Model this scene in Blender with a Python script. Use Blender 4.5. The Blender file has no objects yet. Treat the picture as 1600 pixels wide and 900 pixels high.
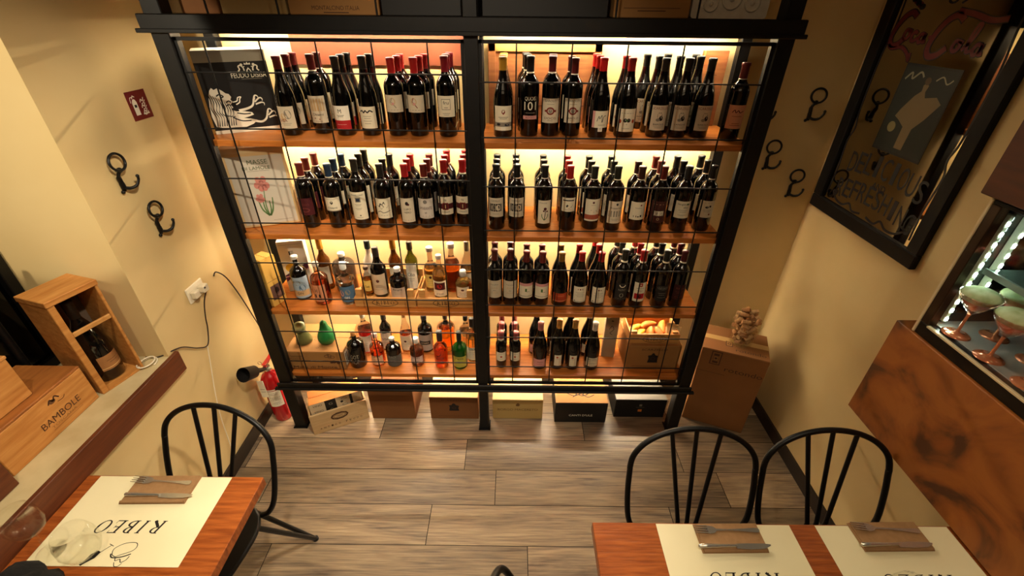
import bpy, math, random
from mathutils import Vector, Matrix
S=bpy.context.scene; COLL=S.collection
PI=math.pi
# ---------------------------------------------------------------- camera
def make_camera():
    f,pi,ya,ro=696.68,0.5629,-0.0014,0.0097
    F=Vector((math.sin(ya)*math.cos(pi),math.cos(ya)*math.cos(pi),-math.sin(pi)))
    R=Vector((math.cos(ya),-math.sin(ya),0)); U=R.cross(F)
    R2=R*math.cos(ro)+U*math.sin(ro); U2=-R*math.sin(ro)+U*math.cos(ro)
    m=Matrix((R2,U2,-F)).transposed().to_4x4(); m.translation=Vector((0.2145,-1.82,2.1237))
    cd=bpy.data.cameras.new('camera'); cd.sensor_width=36; cd.lens=36*f/1600; cd.clip_start=.02; cd.clip_end=50
    o=bpy.data.objects.new('camera',cd); o.matrix_world=m; COLL.objects.link(o); S.camera=o
make_camera()
# ---------------------------------------------------------------- world, lights, exposure
W=bpy.data.worlds.new('world'); S.world=W; W.use_nodes=True
W.node_tree.nodes['Background'].inputs[0].default_value=(1.0,.72,.42,1); W.node_tree.nodes['Background'].inputs[1].default_value=.035
S.view_settings.view_transform='Standard'; S.view_settings.look='None'; S.view_settings.gamma=1
S.view_settings.use_curve_mapping=False; S.view_settings.exposure=0.0
def spot(name,loc,to,power,angle,blend,col,size=.05):
    l=bpy.data.lights.new(name,'SPOT'); l.energy=power; l.spot_size=math.radians(angle); l.spot_blend=blend; l.color=col; l.shadow_soft_size=size
    o=bpy.data.objects.new(name,l); o.location=loc; o.rotation_euler=(Vector(to)-Vector(loc)).to_track_quat('-Z','Y').to_euler(); COLL.objects.link(o)
def area(name,loc,to,power,sx,sy,col):
    l=bpy.data.lights.new(name,'AREA'); l.energy=power; l.shape='RECTANGLE'; l.size=sx; l.size_y=sy; l.color=col
    o=bpy.data.objects.new(name,l); o.location=loc; o.rotation_euler=(Vector(to)-Vector(loc)).to_track_quat('-Z','Y').to_euler(); COLL.objects.link(o)
WARM=(1.0,.74,.45)
spot('ceiling_lamp_floor',(.05,-1.45,3.0),(-.02,-.88,0),150,50,.85,(1,.86,.68),.05)
spot('ceiling_lamp_left_table',(-.75,-1.45,2.95),(-.95,-.9,.75),58,70,.8,(1,.85,.60),.04)
spot('ceiling_lamp_right_table',(1.0,-1.75,2.95),(1.15,-1.1,.75),48,75,.8,(1,.85,.60),.04)
spot('ceiling_lamp_rack',(-.1,-1.9,2.95),(0.05,.1,1.5),92,46,.75,(1,.84,.62),.06)
spot('ceiling_lamp_left_wall',(.3,-1.2,2.95),(-1.26,-.35,.75),165,62,.95,(1,.86,.64),.04)
spot('niche_fill_spot',(-1.42,-1.5,2.35),(-1.48,-.365,1.93),62,52,.15,(1,.86,.62),.02)  # added spot; cone edge imitates the shadow line across the niche end face
area('ceiling_glow',(.1,-2.2,2.9),(.1,-.6,1.0),5,1.6,.8,WARM)
LED_POWER=270.0
# ---------------------------------------------------------------- colour + material helpers
def lin(c):
    if isinstance(c,str):
        c=c.lstrip('#'); c=tuple(int(c[i:i+2],16)/255 for i in (0,2,4))
    return tuple(((x/12.92) if x<=.04045 else ((x+.055)/1.055)**2.4) for x in c)
MATS={}
def mat(name,col,rough=.6,metal=0,emit=0,trans=0,ior=1.45,coat=0,noise=0,nscale=20,stretch=(1,1,1),col2=None,bump=0,alpha=1,spec=.5,detail=4):
    if name in MATS: return MATS[name]
    m=bpy.data.materials.new(name); m.use_nodes=True; nt=m.node_tree; b=nt.nodes['Principled BSDF']
    c=lin(col)
    b.inputs['Base Color'].default_value=(*c,1); b.inputs['Roughness'].default_value=rough; b.inputs['Metallic'].default_value=metal
    b.inputs['Specular IOR Level'].default_value=spec
    b.inputs['Transmission Weight'].default_value=trans; b.inputs['IOR'].default_value=ior; b.inputs['Coat Weight'].default_value=coat
    b.inputs['Coat Roughness'].default_value=.03
    if alpha<1: b.inputs['Alpha'].default_value=alpha
    if emit: b.inputs['Emission Color'].default_value=(*c,1); b.inputs['Emission Strength'].default_value=emit
    if noise or bump:
        tc=nt.nodes.new('ShaderNodeTexCoord'); mp=nt.nodes.new('ShaderNodeMapping'); mp.inputs['Scale'].default_value=stretch
        oi=nt.nodes.new('ShaderNodeObjectInfo'); ad=nt.nodes.new('ShaderNodeVectorMath'); ad.operation='ADD'
        mul=nt.nodes.new('ShaderNodeMath'); mul.operation='MULTIPLY'; mul.inputs[1].default_value=17.0
        nt.links.new(oi.outputs['Random'],mul.inputs[0]); nt.links.new(tc.outputs['Object'],ad.inputs[0]); nt.links.new(mul.outputs[0],ad.inputs[1])
        nz=nt.nodes.new('ShaderNodeTexNoise'); nz.inputs['Scale'].default_value=nscale; nz.inputs['Detail'].default_value=detail
        nt.links.new(ad.outputs[0],mp.inputs[0]); nt.links.new(mp.outputs[0],nz.inputs[0])
        if noise:
            r=nt.nodes.new('ShaderNodeValToRGB'); c2=lin(col2) if col2 else tuple(x*.5 for x in c)
            r.color_ramp.elements[0].position=.5-noise; r.color_ramp.elements[1].position=.5+noise
            r.color_ramp.elements[0].color=(*c2,1); r.color_ramp.elements[1].color=(*c,1)
            nt.links.new(nz.outputs[0],r.inputs[0]); nt.links.new(r.outputs[0],b.inputs['Base Color'])
        if bump:
            bp=nt.nodes.new('ShaderNodeBump'); bp.inputs['Strength'].default_value=bump; bp.inputs['Distance'].default_value=.01
            nt.links.new(nz.outputs[0],bp.inputs['Height']); nt.links.new(bp.outputs[0],b.inputs['Normal'])
    MATS[name]=m; return m
def paint(h,rough=.7): return mat('paint_'+h.lstrip('#'),h,rough)
# ---------------------------------------------------------------- mesh builder
class MB:
    def __init__(s): s.v=[];s.f=[];s.m=[];s.sm=[];s.mats=[];s.T=Matrix.Identity(4)
    def mi(s,m):
        if m not in s.mats: s.mats.append(m)
        return s.mats.index(m)
    def add(s,vs,fs,m,smooth=False):
        n=len(s.v); s.v+=[tuple(s.T@Vector(v)) for v in vs]; k=s.mi(m)
        for f in fs: s.f.append(tuple(n+i for i in f)); s.m.append(k); s.sm.append(smooth)
    def box(s,x0,y0,z0,x1,y1,z1,m,bev=0):
        if x1<x0: x0,x1=x1,x0
        if y1<y0: y0,y1=y1,y0
        if z1<z0: z0,z1=z1,z0
        b=min(bev,(x1-x0)/2.1,(y1-y0)/2.1,(z1-z0)/2.1)
        if b<=0:
            vs=[(x,y,z) for z in (z0,z1) for y in (y0,y1) for x in (x0,x1)]
            s.add(vs,[(0,2,3,1),(4,5,7,6),(0,1,5,4),(2,6,7,3),(0,4,6,2),(1,3,7,5)],m); return
        # chamfered box
        vs=[];idx={}
        for i,x in enumerate((x0,x1)):
            for j,y in enumerate((y0,y1)):
                for k,z in enumerate((z0,z1)):
                    dx=b if i==0 else -b;dy=b if j==0 else -b;dz=b if k==0 else -b
                    idx[i,j,k]=len(vs); vs+=[(x,y+dy,z+dz),(x+dx,y,z+dz),(x+dx,y+dy,z)]
        F=[]
        I=lambda i,j,k,a: idx[i,j,k]+a
        F+=[(I(0,0,0,0),I(0,0,1,0),I(0,1,1,0),I(0,1,0,0)),(I(1,0,0,0),I(1,1,0,0),I(1,1,1,0),I(1,0,1,0))]
        F+=[(I(0,0,0,1),I(1,0,0,1),I(1,0,1,1),I(0,0,1,1)),(I(0,1,0,1),I(0,1,1,1),I(1,1,1,1),I(1,1,0,1))]
        F+=[(I(0,0,0,2),I(0,1,0,2),I(1,1,0,2),I(1,0,0,2)),(I(0,0,1,2),I(1,0,1,2),I(1,1,1,2),I(0,1,1,2))]
        for a in (0,1):
            for c in (0,1):
                F.append((I(a,c,0,0),I(a,c,1,0),I(a,c,1,1),I(a,c,0,1)))
                F.append((I(a,0,c,0),I(a,1,c,0),I(a,1,c,2),I(a,0,c,2)))
                F.append((I(0,a,c,1),I(1,a,c,1),I(1,a,c,2),I(0,a,c,2)))
        for q in idx.values(): F.append((q,q+1,q+2))
        s.add(vs,F,m)
    def prism(s,pts,h,m,origin=(0,0,0),ex=(1,0,0),ey=(0,1,0),ez=(0,0,1)):
        o=Vector(origin);ex=Vector(ex);ey=Vector(ey);ez=Vector(ez);n=len(pts)
        vs=[o+ex*p[0]+ey*p[1] for p in pts]+[o+ex*p[0]+ey*p[1]+ez*h for p in pts]
        s.add(vs,[tuple(reversed(range(n))),tuple(range(n,2*n))]+[(i,(i+1)%n,n+(i+1)%n,n+i) for i in range(n)],m)
    def lathe(s,prof,m,c=(0,0,0),seg=24,smooth=True,axis=None):
        vs=[];fs=[];n=len(prof)
        M=Matrix.Identity(3)
        if axis is not None: M=Vector(axis).to_track_quat('Z','Y').to_matrix()
        c=Vector(c)
        for r,z in prof:
            for k in range(seg):
                a=2*PI*k/seg; vs.append(c+M@Vector((r*math.cos(a),r*math.sin(a),z)))
        for i in range(n-1):
            for k in range(seg):
                fs.append((i*seg+k,i*seg+(k+1)%seg,(i+1)*seg+(k+1)%seg,(i+1)*seg+k))
        s.add(vs,fs,m,smooth)
        nb=len(s.f)
        if prof[0][0]>1e-5: s.add(vs[:seg],[tuple(reversed(range(seg)))],m)
        if prof[-1][0]>1e-5: s.add(vs[-seg:],[tuple(range(seg))],m)
    def tube(s,pts,r,m,seg=8,closed=False,caps=True):
        P=[Vector(p) for p in pts];n=len(P);vs=[];fs=[];prev=None
        for i,p in enumerate(P):
            if closed: d=(P[(i+1)%n]-P[i-1])
            else: d=P[min(i+1,n-1)]-P[max(i-1,0)]
            d.normalize()
            if prev is None:
                a=Vector((0,0,1)) if abs(d.z)<.9 else Vector((1,0,0)); u=d.cross(a).normalized()
            else:
                u=prev-d*prev.dot(d)
                u=u.normalized() if u.length>1e-6 else d.orthogonal().normalized()
            prev=u; w=d.cross(u); rr=r[i] if isinstance(r,(list,tuple)) else r
            for k in range(seg):
                a=2*PI*k/seg; vs.append(p+(u*math.cos(a)+w*math.sin(a))*rr)
        for i in range(n if closed else n-1):
            j=(i+1)%n
            for k in range(seg): fs.append((i*seg+k,i*seg+(k+1)%seg,j*seg+(k+1)%seg,j*seg+k))
        s.add(vs,fs,m,True)
        if not closed and caps: s.add(vs[:seg],[tuple(reversed(range(seg)))],m); s.add(vs[-seg:],[tuple(range(seg))],m)
    def sphere(s,c,r,m,seg=14,rings=9,sc=(1,1,1)):
        pr=[(math.sin(PI*i/rings)*r+1e-6,-math.cos(PI*i/rings)*r) for i in range(rings+1)]
        vs=[];fs=[]
        for rr,z in pr:
            for k in range(seg): a=2*PI*k/seg; vs.append((c[0]+rr*math.cos(a)*sc[0],c[1]+rr*math.sin(a)*sc[1],c[2]+z*sc[2]))
        for i in range(rings):
            for k in range(seg): fs.append((i*seg+k,i*seg+(k+1)%seg,(i+1)*seg+(k+1)%seg,(i+1)*seg+k))
        s.add(vs,fs,m,True)
    def build(s,name,parent=None):
        me=bpy.data.meshes.new(name); me.from_pydata(s.v,[],s.f)
        for m in s.mats: me.materials.append(m)
        me.polygons.foreach_set('material_index',s.m); me.polygons.foreach_set('use_smooth',s.sm); me.update()
        o=bpy.data.objects.new(name,me); COLL.objects.link(o)
        if parent is not None: o.parent=parent
        return o
def tag(o,label,cat,group=None,kind=None):
    o['label']=label
    if cat: o['category']=cat
    if group: o['group']=group
    if kind: o['kind']=kind
    return o
def thing(name,loc,label,cat,group=None,rz=0):
    o=bpy.data.objects.new(name,None); o.empty_display_size=.05; COLL.objects.link(o); o.location=loc; o.rotation_euler=(0,0,rz)
    return tag(o,label,cat,group)
def struct(mb,name):
    o=mb.build(name); o['kind']='structure'; return o
def copy_tree(o,parent=None):
    c=o.copy(); COLL.objects.link(c); c.parent=parent
    for ch in list(o.children): copy_tree(ch,c)
    return c
def arc(cx,cy,r,a0,a1,n=12): return [(cx+r*math.cos(a0+(a1-a0)*i/n),cy+r*math.sin(a0+(a1-a0)*i/n)) for i in range(n+1)]
# ---------------------------------------------------------------- 2-D ink (prints, lettering)
TXT={}
def text_mesh(t):
    if t in TXT: return TXT[t]
    cu=bpy.data.curves.new('t','FONT'); cu.body=t; cu.size=1; cu.resolution_u=3; cu.offset=0
    o=bpy.data.objects.new('t',cu); COLL.objects.link(o)
    dg=bpy.context.evaluated_depsgraph_get(); dg.update()
    me=bpy.data.meshes.new_from_object(o.evaluated_get(dg))
    vs=[(v.co.x,v.co.y) for v in me.vertices]; fs=[tuple(p.vertices) for p in me.polygons]
    bpy.data.objects.remove(o); bpy.data.curves.remove(cu); bpy.data.meshes.remove(me)
    x0=min(v[0] for v in vs);x1=max(v[0] for v in vs)
    vs=[((x-x0)/(x1-x0),y/.7) for x,y in vs]; asp=(x1-x0)/.7
    TXT[t]=(vs,fs,asp); return TXT[t]
class Ink:
    def __init__(s): s.items=[]
    def poly(s,pts,m,lay=1): s.items.append(([tuple(p) for p in pts],[tuple(range(len(pts)))],m,lay)); return s
    def rect(s,x0,y0,x1,y1,m,lay=1,nx=1):
        vs=[];fs=[]
        for i in range(nx+1): x=x0+(x1-x0)*i/nx; vs+=[(x,y0),(x,y1)]
        for i in range(nx): fs.append((2*i,2*i+2,2*i+3,2*i+1))
        s.items.append((vs,fs,m,lay)); return s
    def disc(s,x,y,rx,m,lay=1,ry=None,n=20): return s.poly([(x+rx*math.cos(2*PI*i/n),y+(ry or rx)*math.sin(2*PI*i/n)) for i in range(n)],m,lay)
    def ring(s,x,y,rx,ry,w,m,lay=1,n=28,a0=0,a1=2*PI,w2=None,tilt=0):
        vs=[];fs=[]
        for i in range(n+1):
            a=a0+(a1-a0)*i/n; ww=w if w2 is None else w+(w2-w)*abs(math.cos(a+tilt))**1.5
            for k in (0,1): vs.append((x+(rx-k*ww)*math.cos(a),y+(ry-k*ww*(1 if w2 is None else w/ww))*math.sin(a)))
        for i in range(n): fs.append((2*i,2*i+2,2*i+3,2*i+1))
        s.items.append((vs,fs,m,lay)); return s
    def line(s,pts,w,m,lay=1):
        n=len(pts);vs=[]
        for i,p in enumerate(pts):
            a=pts[max(i-1,0)];b=pts[min(i+1,n-1)];dx,dy=b[0]-a[0],b[1]-a[1];L=math.hypot(dx,dy) or 1
            ww=(w[i] if isinstance(w,(list,tuple)) else w)/2
            vs+=[(p[0]-dy/L*ww,p[1]+dx/L*ww),(p[0]+dy/L*ww,p[1]-dx/L*ww)]
        s.items.append((vs,[(2*i+1,2*i+3,2*i+2,2*i) for i in range(n-1)],m,lay)); return s
    def text(s,t,x,y,w,h,m,lay=1,shear=0):
        vs,fs,asp=text_mesh(t)
        s.items.append(([(x-w/2+u*w+shear*v*h,y-h/2+v*h) for u,v in vs],fs,m,lay)); return s
    def plane(s,mb,o,ex,ey,eps=.0006):
        o=Vector(o);ex=Vector(ex).normalized();ey=Vector(ey).normalized();n=ex.cross(ey)
        for vs,fs,m,lay in s.items: mb.add([o+ex*a+ey*b+n*eps*lay for a,b in vs],fs,m)
    def cyl(s,mb,R,eps=.00035):
        for vs,fs,m,lay in s.items:
            r=R+eps*lay; mb.add([(r*math.sin(a/R),-r*math.cos(a/R),b) for a,b in vs],fs,m,True)
def smoothpts(pts,n=6):
    out=[];P=[Vector((*p,)) for p in pts]
    for i in range(len(P)-1):
        p0=P[max(i-1,0)];p1=P[i];p2=P[i+1];p3=P[min(i+2,len(P)-1)]
        for k in range(n):
            t=k/n; out.append(.5*((2*p1)+(p2-p0)*t+(2*p0-5*p1+4*p2-p3)*t*t+(3*p1-p0-3*p2+p3)*t**3))
    out.append(P[-1]); return [tuple(p) for p in out]
def ribeo(ink,x,y,w,h,m,lay=1,shear=0):
    """the five serif capitals centred on x,y"""
    cw=w/5.0; L=[]
    tmp=Ink(); t=.10*cw*1.6; th=t*.42
    def X(i,u): return i*cw*1.0+u*cw
    def stem(i,u):
        tmp.rect(X(i,u),0,X(i,u)+t,h,m,lay); tmp.rect(X(i,u)-t*.55,0,X(i,u)+t*1.55,th*.8,m,lay); tmp.rect(X(i,u)-t*.55,h-th*.8,X(i,u)+t*1.55,h,m,lay)
    stem(0,.12); tmp.ring(X(0,.12)+t,h*.74,.42*cw,h*.26,th,m,lay,16,-PI/2,PI/2,t); tmp.line([(X(0,.34),h*.5),(X(0,.95),0)],t,m,lay); tmp.rect(X(0,.72),0,X(0,1.0),th*.8,m,lay)
    stem(1,.42)
    stem(2,.14); tmp.ring(X(2,.14)+t,h*.75,.38*cw,h*.25,th,m,lay,16,-PI/2,PI/2,t); tmp.ring(X(2,.14)+t,h*.26,.46*cw,h*.26,th,m,lay,16,-PI/2,PI/2,t)
    stem(3,.14)
    for yy,l in ((0,.62),(h*.48,.45),(h-th,.58)): tmp.rect(X(3,.14),yy,X(3,.14+l),yy+th,m,lay)
    tmp.rect(X(3,.74),0,X(3,.78),h*.24,m,lay); tmp.rect(X(3,.70),h*.78,X(3,.74),h,m,lay); tmp.rect(X(3,.56),h*.38,X(3,.60),h*.62,m,lay)
    tmp.ring(X(4,.47),h*.5,.46*cw,h*.52,th,m,lay,28,0,2*PI,t)
    for vs,fs,mm,l in tmp.items: ink.items.append(([(x-w/2+a+shear*(b-h/2),y-h/2+b) for a,b in vs],fs,mm,l))
# ---------------------------------------------------------------- materials
M_wall=mat('cream_plaster','#ddc591',.75,noise=.35,nscale=2.2,col2='#cdb179',bump=.12)
M_wallw=mat('pale_plaster','#e2cda0',.75,noise=.35,nscale=3,col2='#d8be8c')
M_ceil=mat('ceiling_paint','#cdb78c',.8)
M_iron=mat('black_iron','#0d0c0c',.42,metal=.3,spec=.5)
M_ironb=mat('rack_iron','#100e0d',.5,metal=.2,noise=.2,nscale=30,col2='#090808')
M_oak=mat('shelf_oak','#c87a34',.38,noise=.22,nscale=9,stretch=(1,14,14),col2='#a35a20',bump=.1)
M_table=mat('table_oak','#a85a24',.35,noise=.2,nscale=6,stretch=(1.6,18,6),col2='#7c3a12',bump=.15,detail=6)
M_fascia=mat('dark_stained_wood','#6a3618',.5,noise=.25,nscale=6,stretch=(8,1,12),col2='#4a220e')
M_crate=mat('pine_crate','#c98f4c',.6,noise=.25,nscale=5,stretch=(10,1.4,14),col2='#a86a2c',bump=.1)
M_cratex=mat('pine_crate_x','#cf9a58',.6,noise=.25,nscale=5,stretch=(1.4,10,14),col2='#b27a3c',bump=.1)
M_rcrate=mat('old_crate_wood','#a56a3a',.65,noise=.25,nscale=4,stretch=(1.4,10,12),col2='#7d4722',bump=.1)
M_marble=mat('sill_stone','#cbbc94',.35,noise=.2,nscale=8,col2='#b3a078')
M_card=mat('brown_cardboard','#a2743f',.8,noise=.3,nscale=6,col2='#956a3a')
M_cardd=mat('plain_dark_cardboard','#7e5028',.8,noise=.3,nscale=6,col2='#744822')
M_cardl=mat('light_cardboard','#d9b884',.75,noise=.3,nscale=6,col2='#cfac76')
M_white=mat('white_card','#e6dcc4',.7)
M_black=mat('black_card','#141212',.55)
M_paper=mat('mat_paper','#ece2bc',.75,noise=.3,nscale=5,col2='#e4d9b0')
M_kraft=mat('kraft_napkin','#a07a52',.85,noise=.3,nscale=60,col2='#8e6a44',bump=.15)
M_steel=mat('cutlery_steel','#d8d4ca',.22,metal=.85,coat=.3)
M_glassdk=mat('dark_bottle_glass','#060606',.07,spec=.55,coat=.3)
M_glassgr=mat('green_bottle_glass','#5c6a18',.04,trans=.85,ior=1.2,coat=.5)
M_glassdg=mat('dark_green_glass','#0f5a1c',.05,trans=.6,ior=1.2,coat=.5)
M_clear=mat('clear_glass','#f6f6f0',.02,trans=1,ior=1.10,coat=.8)
def thin_glass(name,edge,pw,gl=.035,tint=(1,1,1)):
    m=bpy.data.materials.new(name); m.use_nodes=True; nt=m.node_tree; N=nt.nodes.new; L=nt.links.new
    for n in list(nt.nodes): nt.nodes.remove(n)
    out=N('ShaderNodeOutputMaterial'); mx=N('ShaderNodeMixShader'); tr=N('ShaderNodeBsdfTransparent'); gs=N('ShaderNodeBsdfGlossy'); lw=N('ShaderNodeLayerWeight'); pwn=N('ShaderNodeMath'); ml=N('ShaderNodeMath'); 
    lw.inputs[0].default_value=.5; pwn.operation='POWER'; pwn.inputs[1].default_value=pw; ml.operation='MULTIPLY_ADD'; ml.inputs[1].default_value=edge; ml.inputs[2].default_value=gl
    tr.inputs[0].default_value=(*tint,1); gs.inputs['Roughness'].default_value=.05; gs.inputs[0].default_value=(.95,.95,.92,1)
    L(lw.outputs['Facing'],pwn.inputs[0]); L(pwn.outputs[0],ml.inputs[0]); L(ml.outputs[0],mx.inputs[0]); L(tr.outputs[0],mx.inputs[1]); L(gs.outputs[0],mx.inputs[2]); L(mx.outputs[0],out.inputs[0]); return m
M_stem=thin_glass('tableware_glass',.42,5.0,.018,(.985,.985,.975))
def liquid(n,c,ior=1.3): return mat('liquid_'+n,c,.02,trans=1,ior=ior)
M_ink=paint('#1a1412'); M_cream=paint('#e9dfc2'); M_gold=mat('gold_foil','#c9952e',.35,metal=.6)
M_red=paint('#8f1418',.4)
# ================================================================ ROOM
XL,XR,YB,YF,ZC=-1.262,1.742,.378,-4.2,3.15
mb=MB(); mb.box(-2.2,YB,0,2.6,YB+.12,ZC,M_wall); struct(mb,'wall_back')
mb=MB()
mb.box(XL-.5,YF,0,XL,YB,.80,M_wall); mb.box(XL-.5,-.365,.80,XL,YB,ZC,M_wall); mb.box(XL-.5,YF,2.5,XL,-.365,ZC,M_wall)
mb.box(XL-.5,YF,.8,XL,-3.0,2.5,M_wall)
struct(mb,'wall_left')
mb=MB(); mb.box(XR,-.56,0,XR+.12,YB,ZC,M_wall); mb.box(XR,YF,0,XR+.12,-.56,1.02,M_wall); mb.box(XR,YF,2.62,XR+.12,-.56,ZC,M_wall); mb.box(XR+.85,YF,0,XR+.95,-.3,ZC,M_wall); mb.box(XR+.12,-.56,0,XR+.85,-.5,ZC,M_wall)
struct(mb,'wall_right')
mb=MB(); mb.box(-2.2,YF-.1,0,2.7,YF,ZC,M_wall); struct(mb,'wall_front')
mb=MB(); mb.box(-2.2,YF,ZC,2.7,YB+.1,ZC+.1,M_ceil); struct(mb,'ceiling')
# floor of separate plank faces
def floor():
    m=bpy.data.materials.new('wood_plank_floor'); m.use_nodes=True; nt=m.node_tree; b=nt.nodes['Principled BSDF']; N=nt.nodes.new; L=nt.links.new
    at=N('ShaderNodeAttribute'); at.attribute_name='plank'
    tc=N('ShaderNodeTexCoord'); off=N('ShaderNodeVectorMath'); off.operation='MULTIPLY_ADD'; off.inputs[1].default_value=(1,1,1)
    sc=N('ShaderNodeVectorMath'); sc.operation='SCALE'; sc.inputs['Scale'].default_value=30
    L(at.outputs['Color'],sc.inputs[0]); L(tc.outputs['Object'],off.inputs[0]); L(sc.outputs[0],off.inputs[2])
    mp=N('ShaderNodeMapping'); mp.inputs['Scale'].default_value=(1.0,9,1); L(off.outputs[0],mp.inputs[0])
    n1=N('ShaderNodeTexNoise'); n1.inputs['Scale'].default_value=1.5; n1.inputs['Detail'].default_value=8; n1.inputs['Roughness'].default_value=.62; n1.inputs['Distortion'].default_value=.9; L(mp.outputs[0],n1.inputs[0])
    mp2=N('ShaderNodeMapping'); mp2.inputs['Scale'].default_value=(3,60,1); L(off.outputs[0],mp2.inputs[0])
    n2=N('ShaderNodeTexNoise'); n2.inputs['Scale'].default_value=2; n2.inputs['Detail'].default_value=6; L(mp2.outputs[0],n2.inputs[0])
    mx=N('ShaderNodeMix'); mx.data_type='FLOAT'; mx.inputs[0].default_value=.45; L(n1.outputs[0],mx.inputs[2]); L(n2.outputs[0],mx.inputs[3])
    r=N('ShaderNodeValToRGB'); e=r.color_ramp.elements; e[0].position=.33; e[0].color=(*lin('#54453a'),1); e[1].position=.66; e[1].color=(*lin('#baa384'),1)
    k=e.new(.47); k.color=(*lin('#8e7a64'),1); k=e.new(.54); k.color=(*lin('#a08a6d'),1)
    L(mx.outputs[0],r.inputs[0])
    hs=N('ShaderNodeHueSaturation'); mr=N('ShaderNodeMapRange'); mr.inputs[3].default_value=.5; mr.inputs[4].default_value=1.4
    sx=N('ShaderNodeSeparateColor'); L(at.outputs['Color'],sx.inputs[0]); L(sx.outputs[1],mr.inputs[0]); L(mr.outputs[0],hs.inputs['Value'])
    L(r.outputs[0],hs.inputs['Color']); L(hs.outputs[0],b.inputs['Base Color']); b.inputs['Roughness'].default_value=.38
    bp=N('ShaderNodeBump'); bp.inputs['Strength'].default_value=.25; bp.inputs['Distance'].default_value=.003; L(n2.outputs[0],bp.inputs['Height']); L(bp.outputs[0],b.inputs['Normal'])
    g=mat('floor_grout','#17120e',.9)
    random.seed(11)
    J={0:-.548,1:-.037,2:.136,3:-.179,4:-.894}
    Q=[];cols=[]
    y=.297
    for r_ in range(-2,21):
        y1=.098-.2008*r_+.0 if r_>=-1 else .3
        y1=.0965-.2006*(r_); y0=y1-.2006
        x=J.get(r_,random.uniform(-1.2,0)); xs=[x+1.19*k for k in range(-2,4)]
        for k in range(len(xs)-1):
            a=max(xs[k],-1.9); c=min(xs[k+1],2.5)
            if c-a<.02: continue
            Q.append((a+.0018,y0+.0015,c-.0018,y1-.0015)); cols.append((random.random(),random.random(),random.random(),1))
    V=[];Fc=[];mi=[]
    V+=[(-1.9,YF,-.05),(2.5,YF,-.05),(2.5,YB,-.05),(-1.9,YB,-.05),(-1.9,YF,-.0015),(2.5,YF,-.0015),(2.5,YB,-.0015),(-1.9,YB,-.0015)]
    Fc+=[(0,3,2,1),(4,5,6,7),(0,1,5,4),(2,3,7,6),(0,4,7,3),(1,2,6,5)]; mi+=[1]*6; cc=[(0,0,0,1)]*24
    for (a,b_,c,d),col in zip(Q,cols):
        d=min(d,YB)
        if b_>=YB or b_<YF: continue
        n=len(V); V+=[(a,b_,0),(c,b_,0),(c,d,0),(a,d,0)]; Fc.append((n,n+1,n+2,n+3)); mi.append(0); cc=cc+[col]*4
    me=bpy.data.meshes.new('floor'); me.from_pydata(V,[],Fc); me.materials.append(m); me.materials.append(g); me.polygons.foreach_set('material_index',mi)
    ca=me.color_attributes.new('plank','FLOAT_COLOR','CORNER')
    for i,c in enumerate(cc): ca.data[i].color=c
    o=bpy.data.objects.new('floor',me); COLL.objects.link(o); o['kind']='structure'
floor()
M_base=mat('dark_baseboard','#2a2019',.45)
mb=MB(); mb.box(XR-.012,-4.1,0,XR,YB-.012,.08,M_base); struct(mb,'baseboard_right')
mb=MB(); mb.box(XL,-4.1,0,XL+.012,YB-.012,.08,M_base); struct(mb,'baseboard_left')
mb=MB(); mb.box(XL,YB-.012,0,XR,YB,.08,M_base); struct(mb,'baseboard_back')
# niche window on the left: end face, reveal, sill, fascia
mb=MB(); mb.box(-1.75,-3.0,2.5,XL,-.365,2.54,M_wallw); mb.box(-1.75,-3.04,.8,XL-.001,-3.0,2.5,M_wallw); struct(mb,'trim_1')
mb=MB(); mb.box(-1.75,-3.0,.80,-1.256,-.3655,.84,M_marble,.002); struct(mb,'trim_2')
M_night=mat('night_window_pane','#020203',.05,spec=.6)
mb=MB(); mb.box(-1.74,-3.0,.84,-1.705,-.366,2.5,M_night); 
struct(mb,'window_1')
mb=MB()
for yy in (-.39,-1.25,-2.1,-2.95): mb.box(-1.72,yy-.02,.84,-1.68,yy+.02,2.5,M_iron,.003)
for zz in (.86,2.48): mb.box(-1.72,-3.0,zz-.02,-1.68,-.37,zz+.02,M_iron,.003)
o=mb.build('window_frame'); o['kind']='structure'
mb=MB()
mb.box(-1.256,-3.0,.742,-1.238,-.332,.843,M_fascia,.002)
struct(mb,'trim_3')
mb=MB(); mb.tube([(-1.60,-.575,.845),(-1.60,-.575,1.45)],.013,M_iron); 
mb.tube([(-1.60,-.575,1.45),(-1.60,-.70,1.45)],.013,M_iron); mb.lathe([(.02,0),(.02,.008)],M_iron,(-1.60,-.575,.841),12)
tag(mb.build('iron_bar'),'black iron rod standing behind the wooden crates on the window ledge','rod')
# ================================================================ RACK
rack=thing('wine_rack',(0,0,0),'tall black iron wall rack with oak shelves and wire grid fronts','rack')
P={'L':(-1.065,-1.0),'C':(.032,.084),'R':(1.137,1.197)}
for k,(a,b) in P.items():
    mb=MB(); mb.box(a,-.03,.0,b,.03,2.75,M_ironb,.003); po=mb.build('front_post',rack)
    mb=MB(); mb.box(a-.008,-.038,0,a-.0005,.038,.006,M_ironb); mb.box(b+.0005,-.038,0,b+.008,.038,.006,M_ironb); mb.box(a-.008,-.038,.0,b+.008,-.0305,.006,M_ironb); mb.build('foot_plate',po)
for a,b in ((-1.095,-1.05),(.035,.08),(1.165,1.21)):
    mb=MB(); mb.box(a,.318,0,b,.36,2.75,M_ironb,.003); mb.build('rear_post',rack)
mb=MB(); mb.box(-1.085,-.045,2.045,1.215,-.012,2.094,M_ironb,.003); mb.box(-1.1,-.05,2.036,1.225,.0,2.05,M_ironb,.002); mb.build('top_beam',rack)
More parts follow.
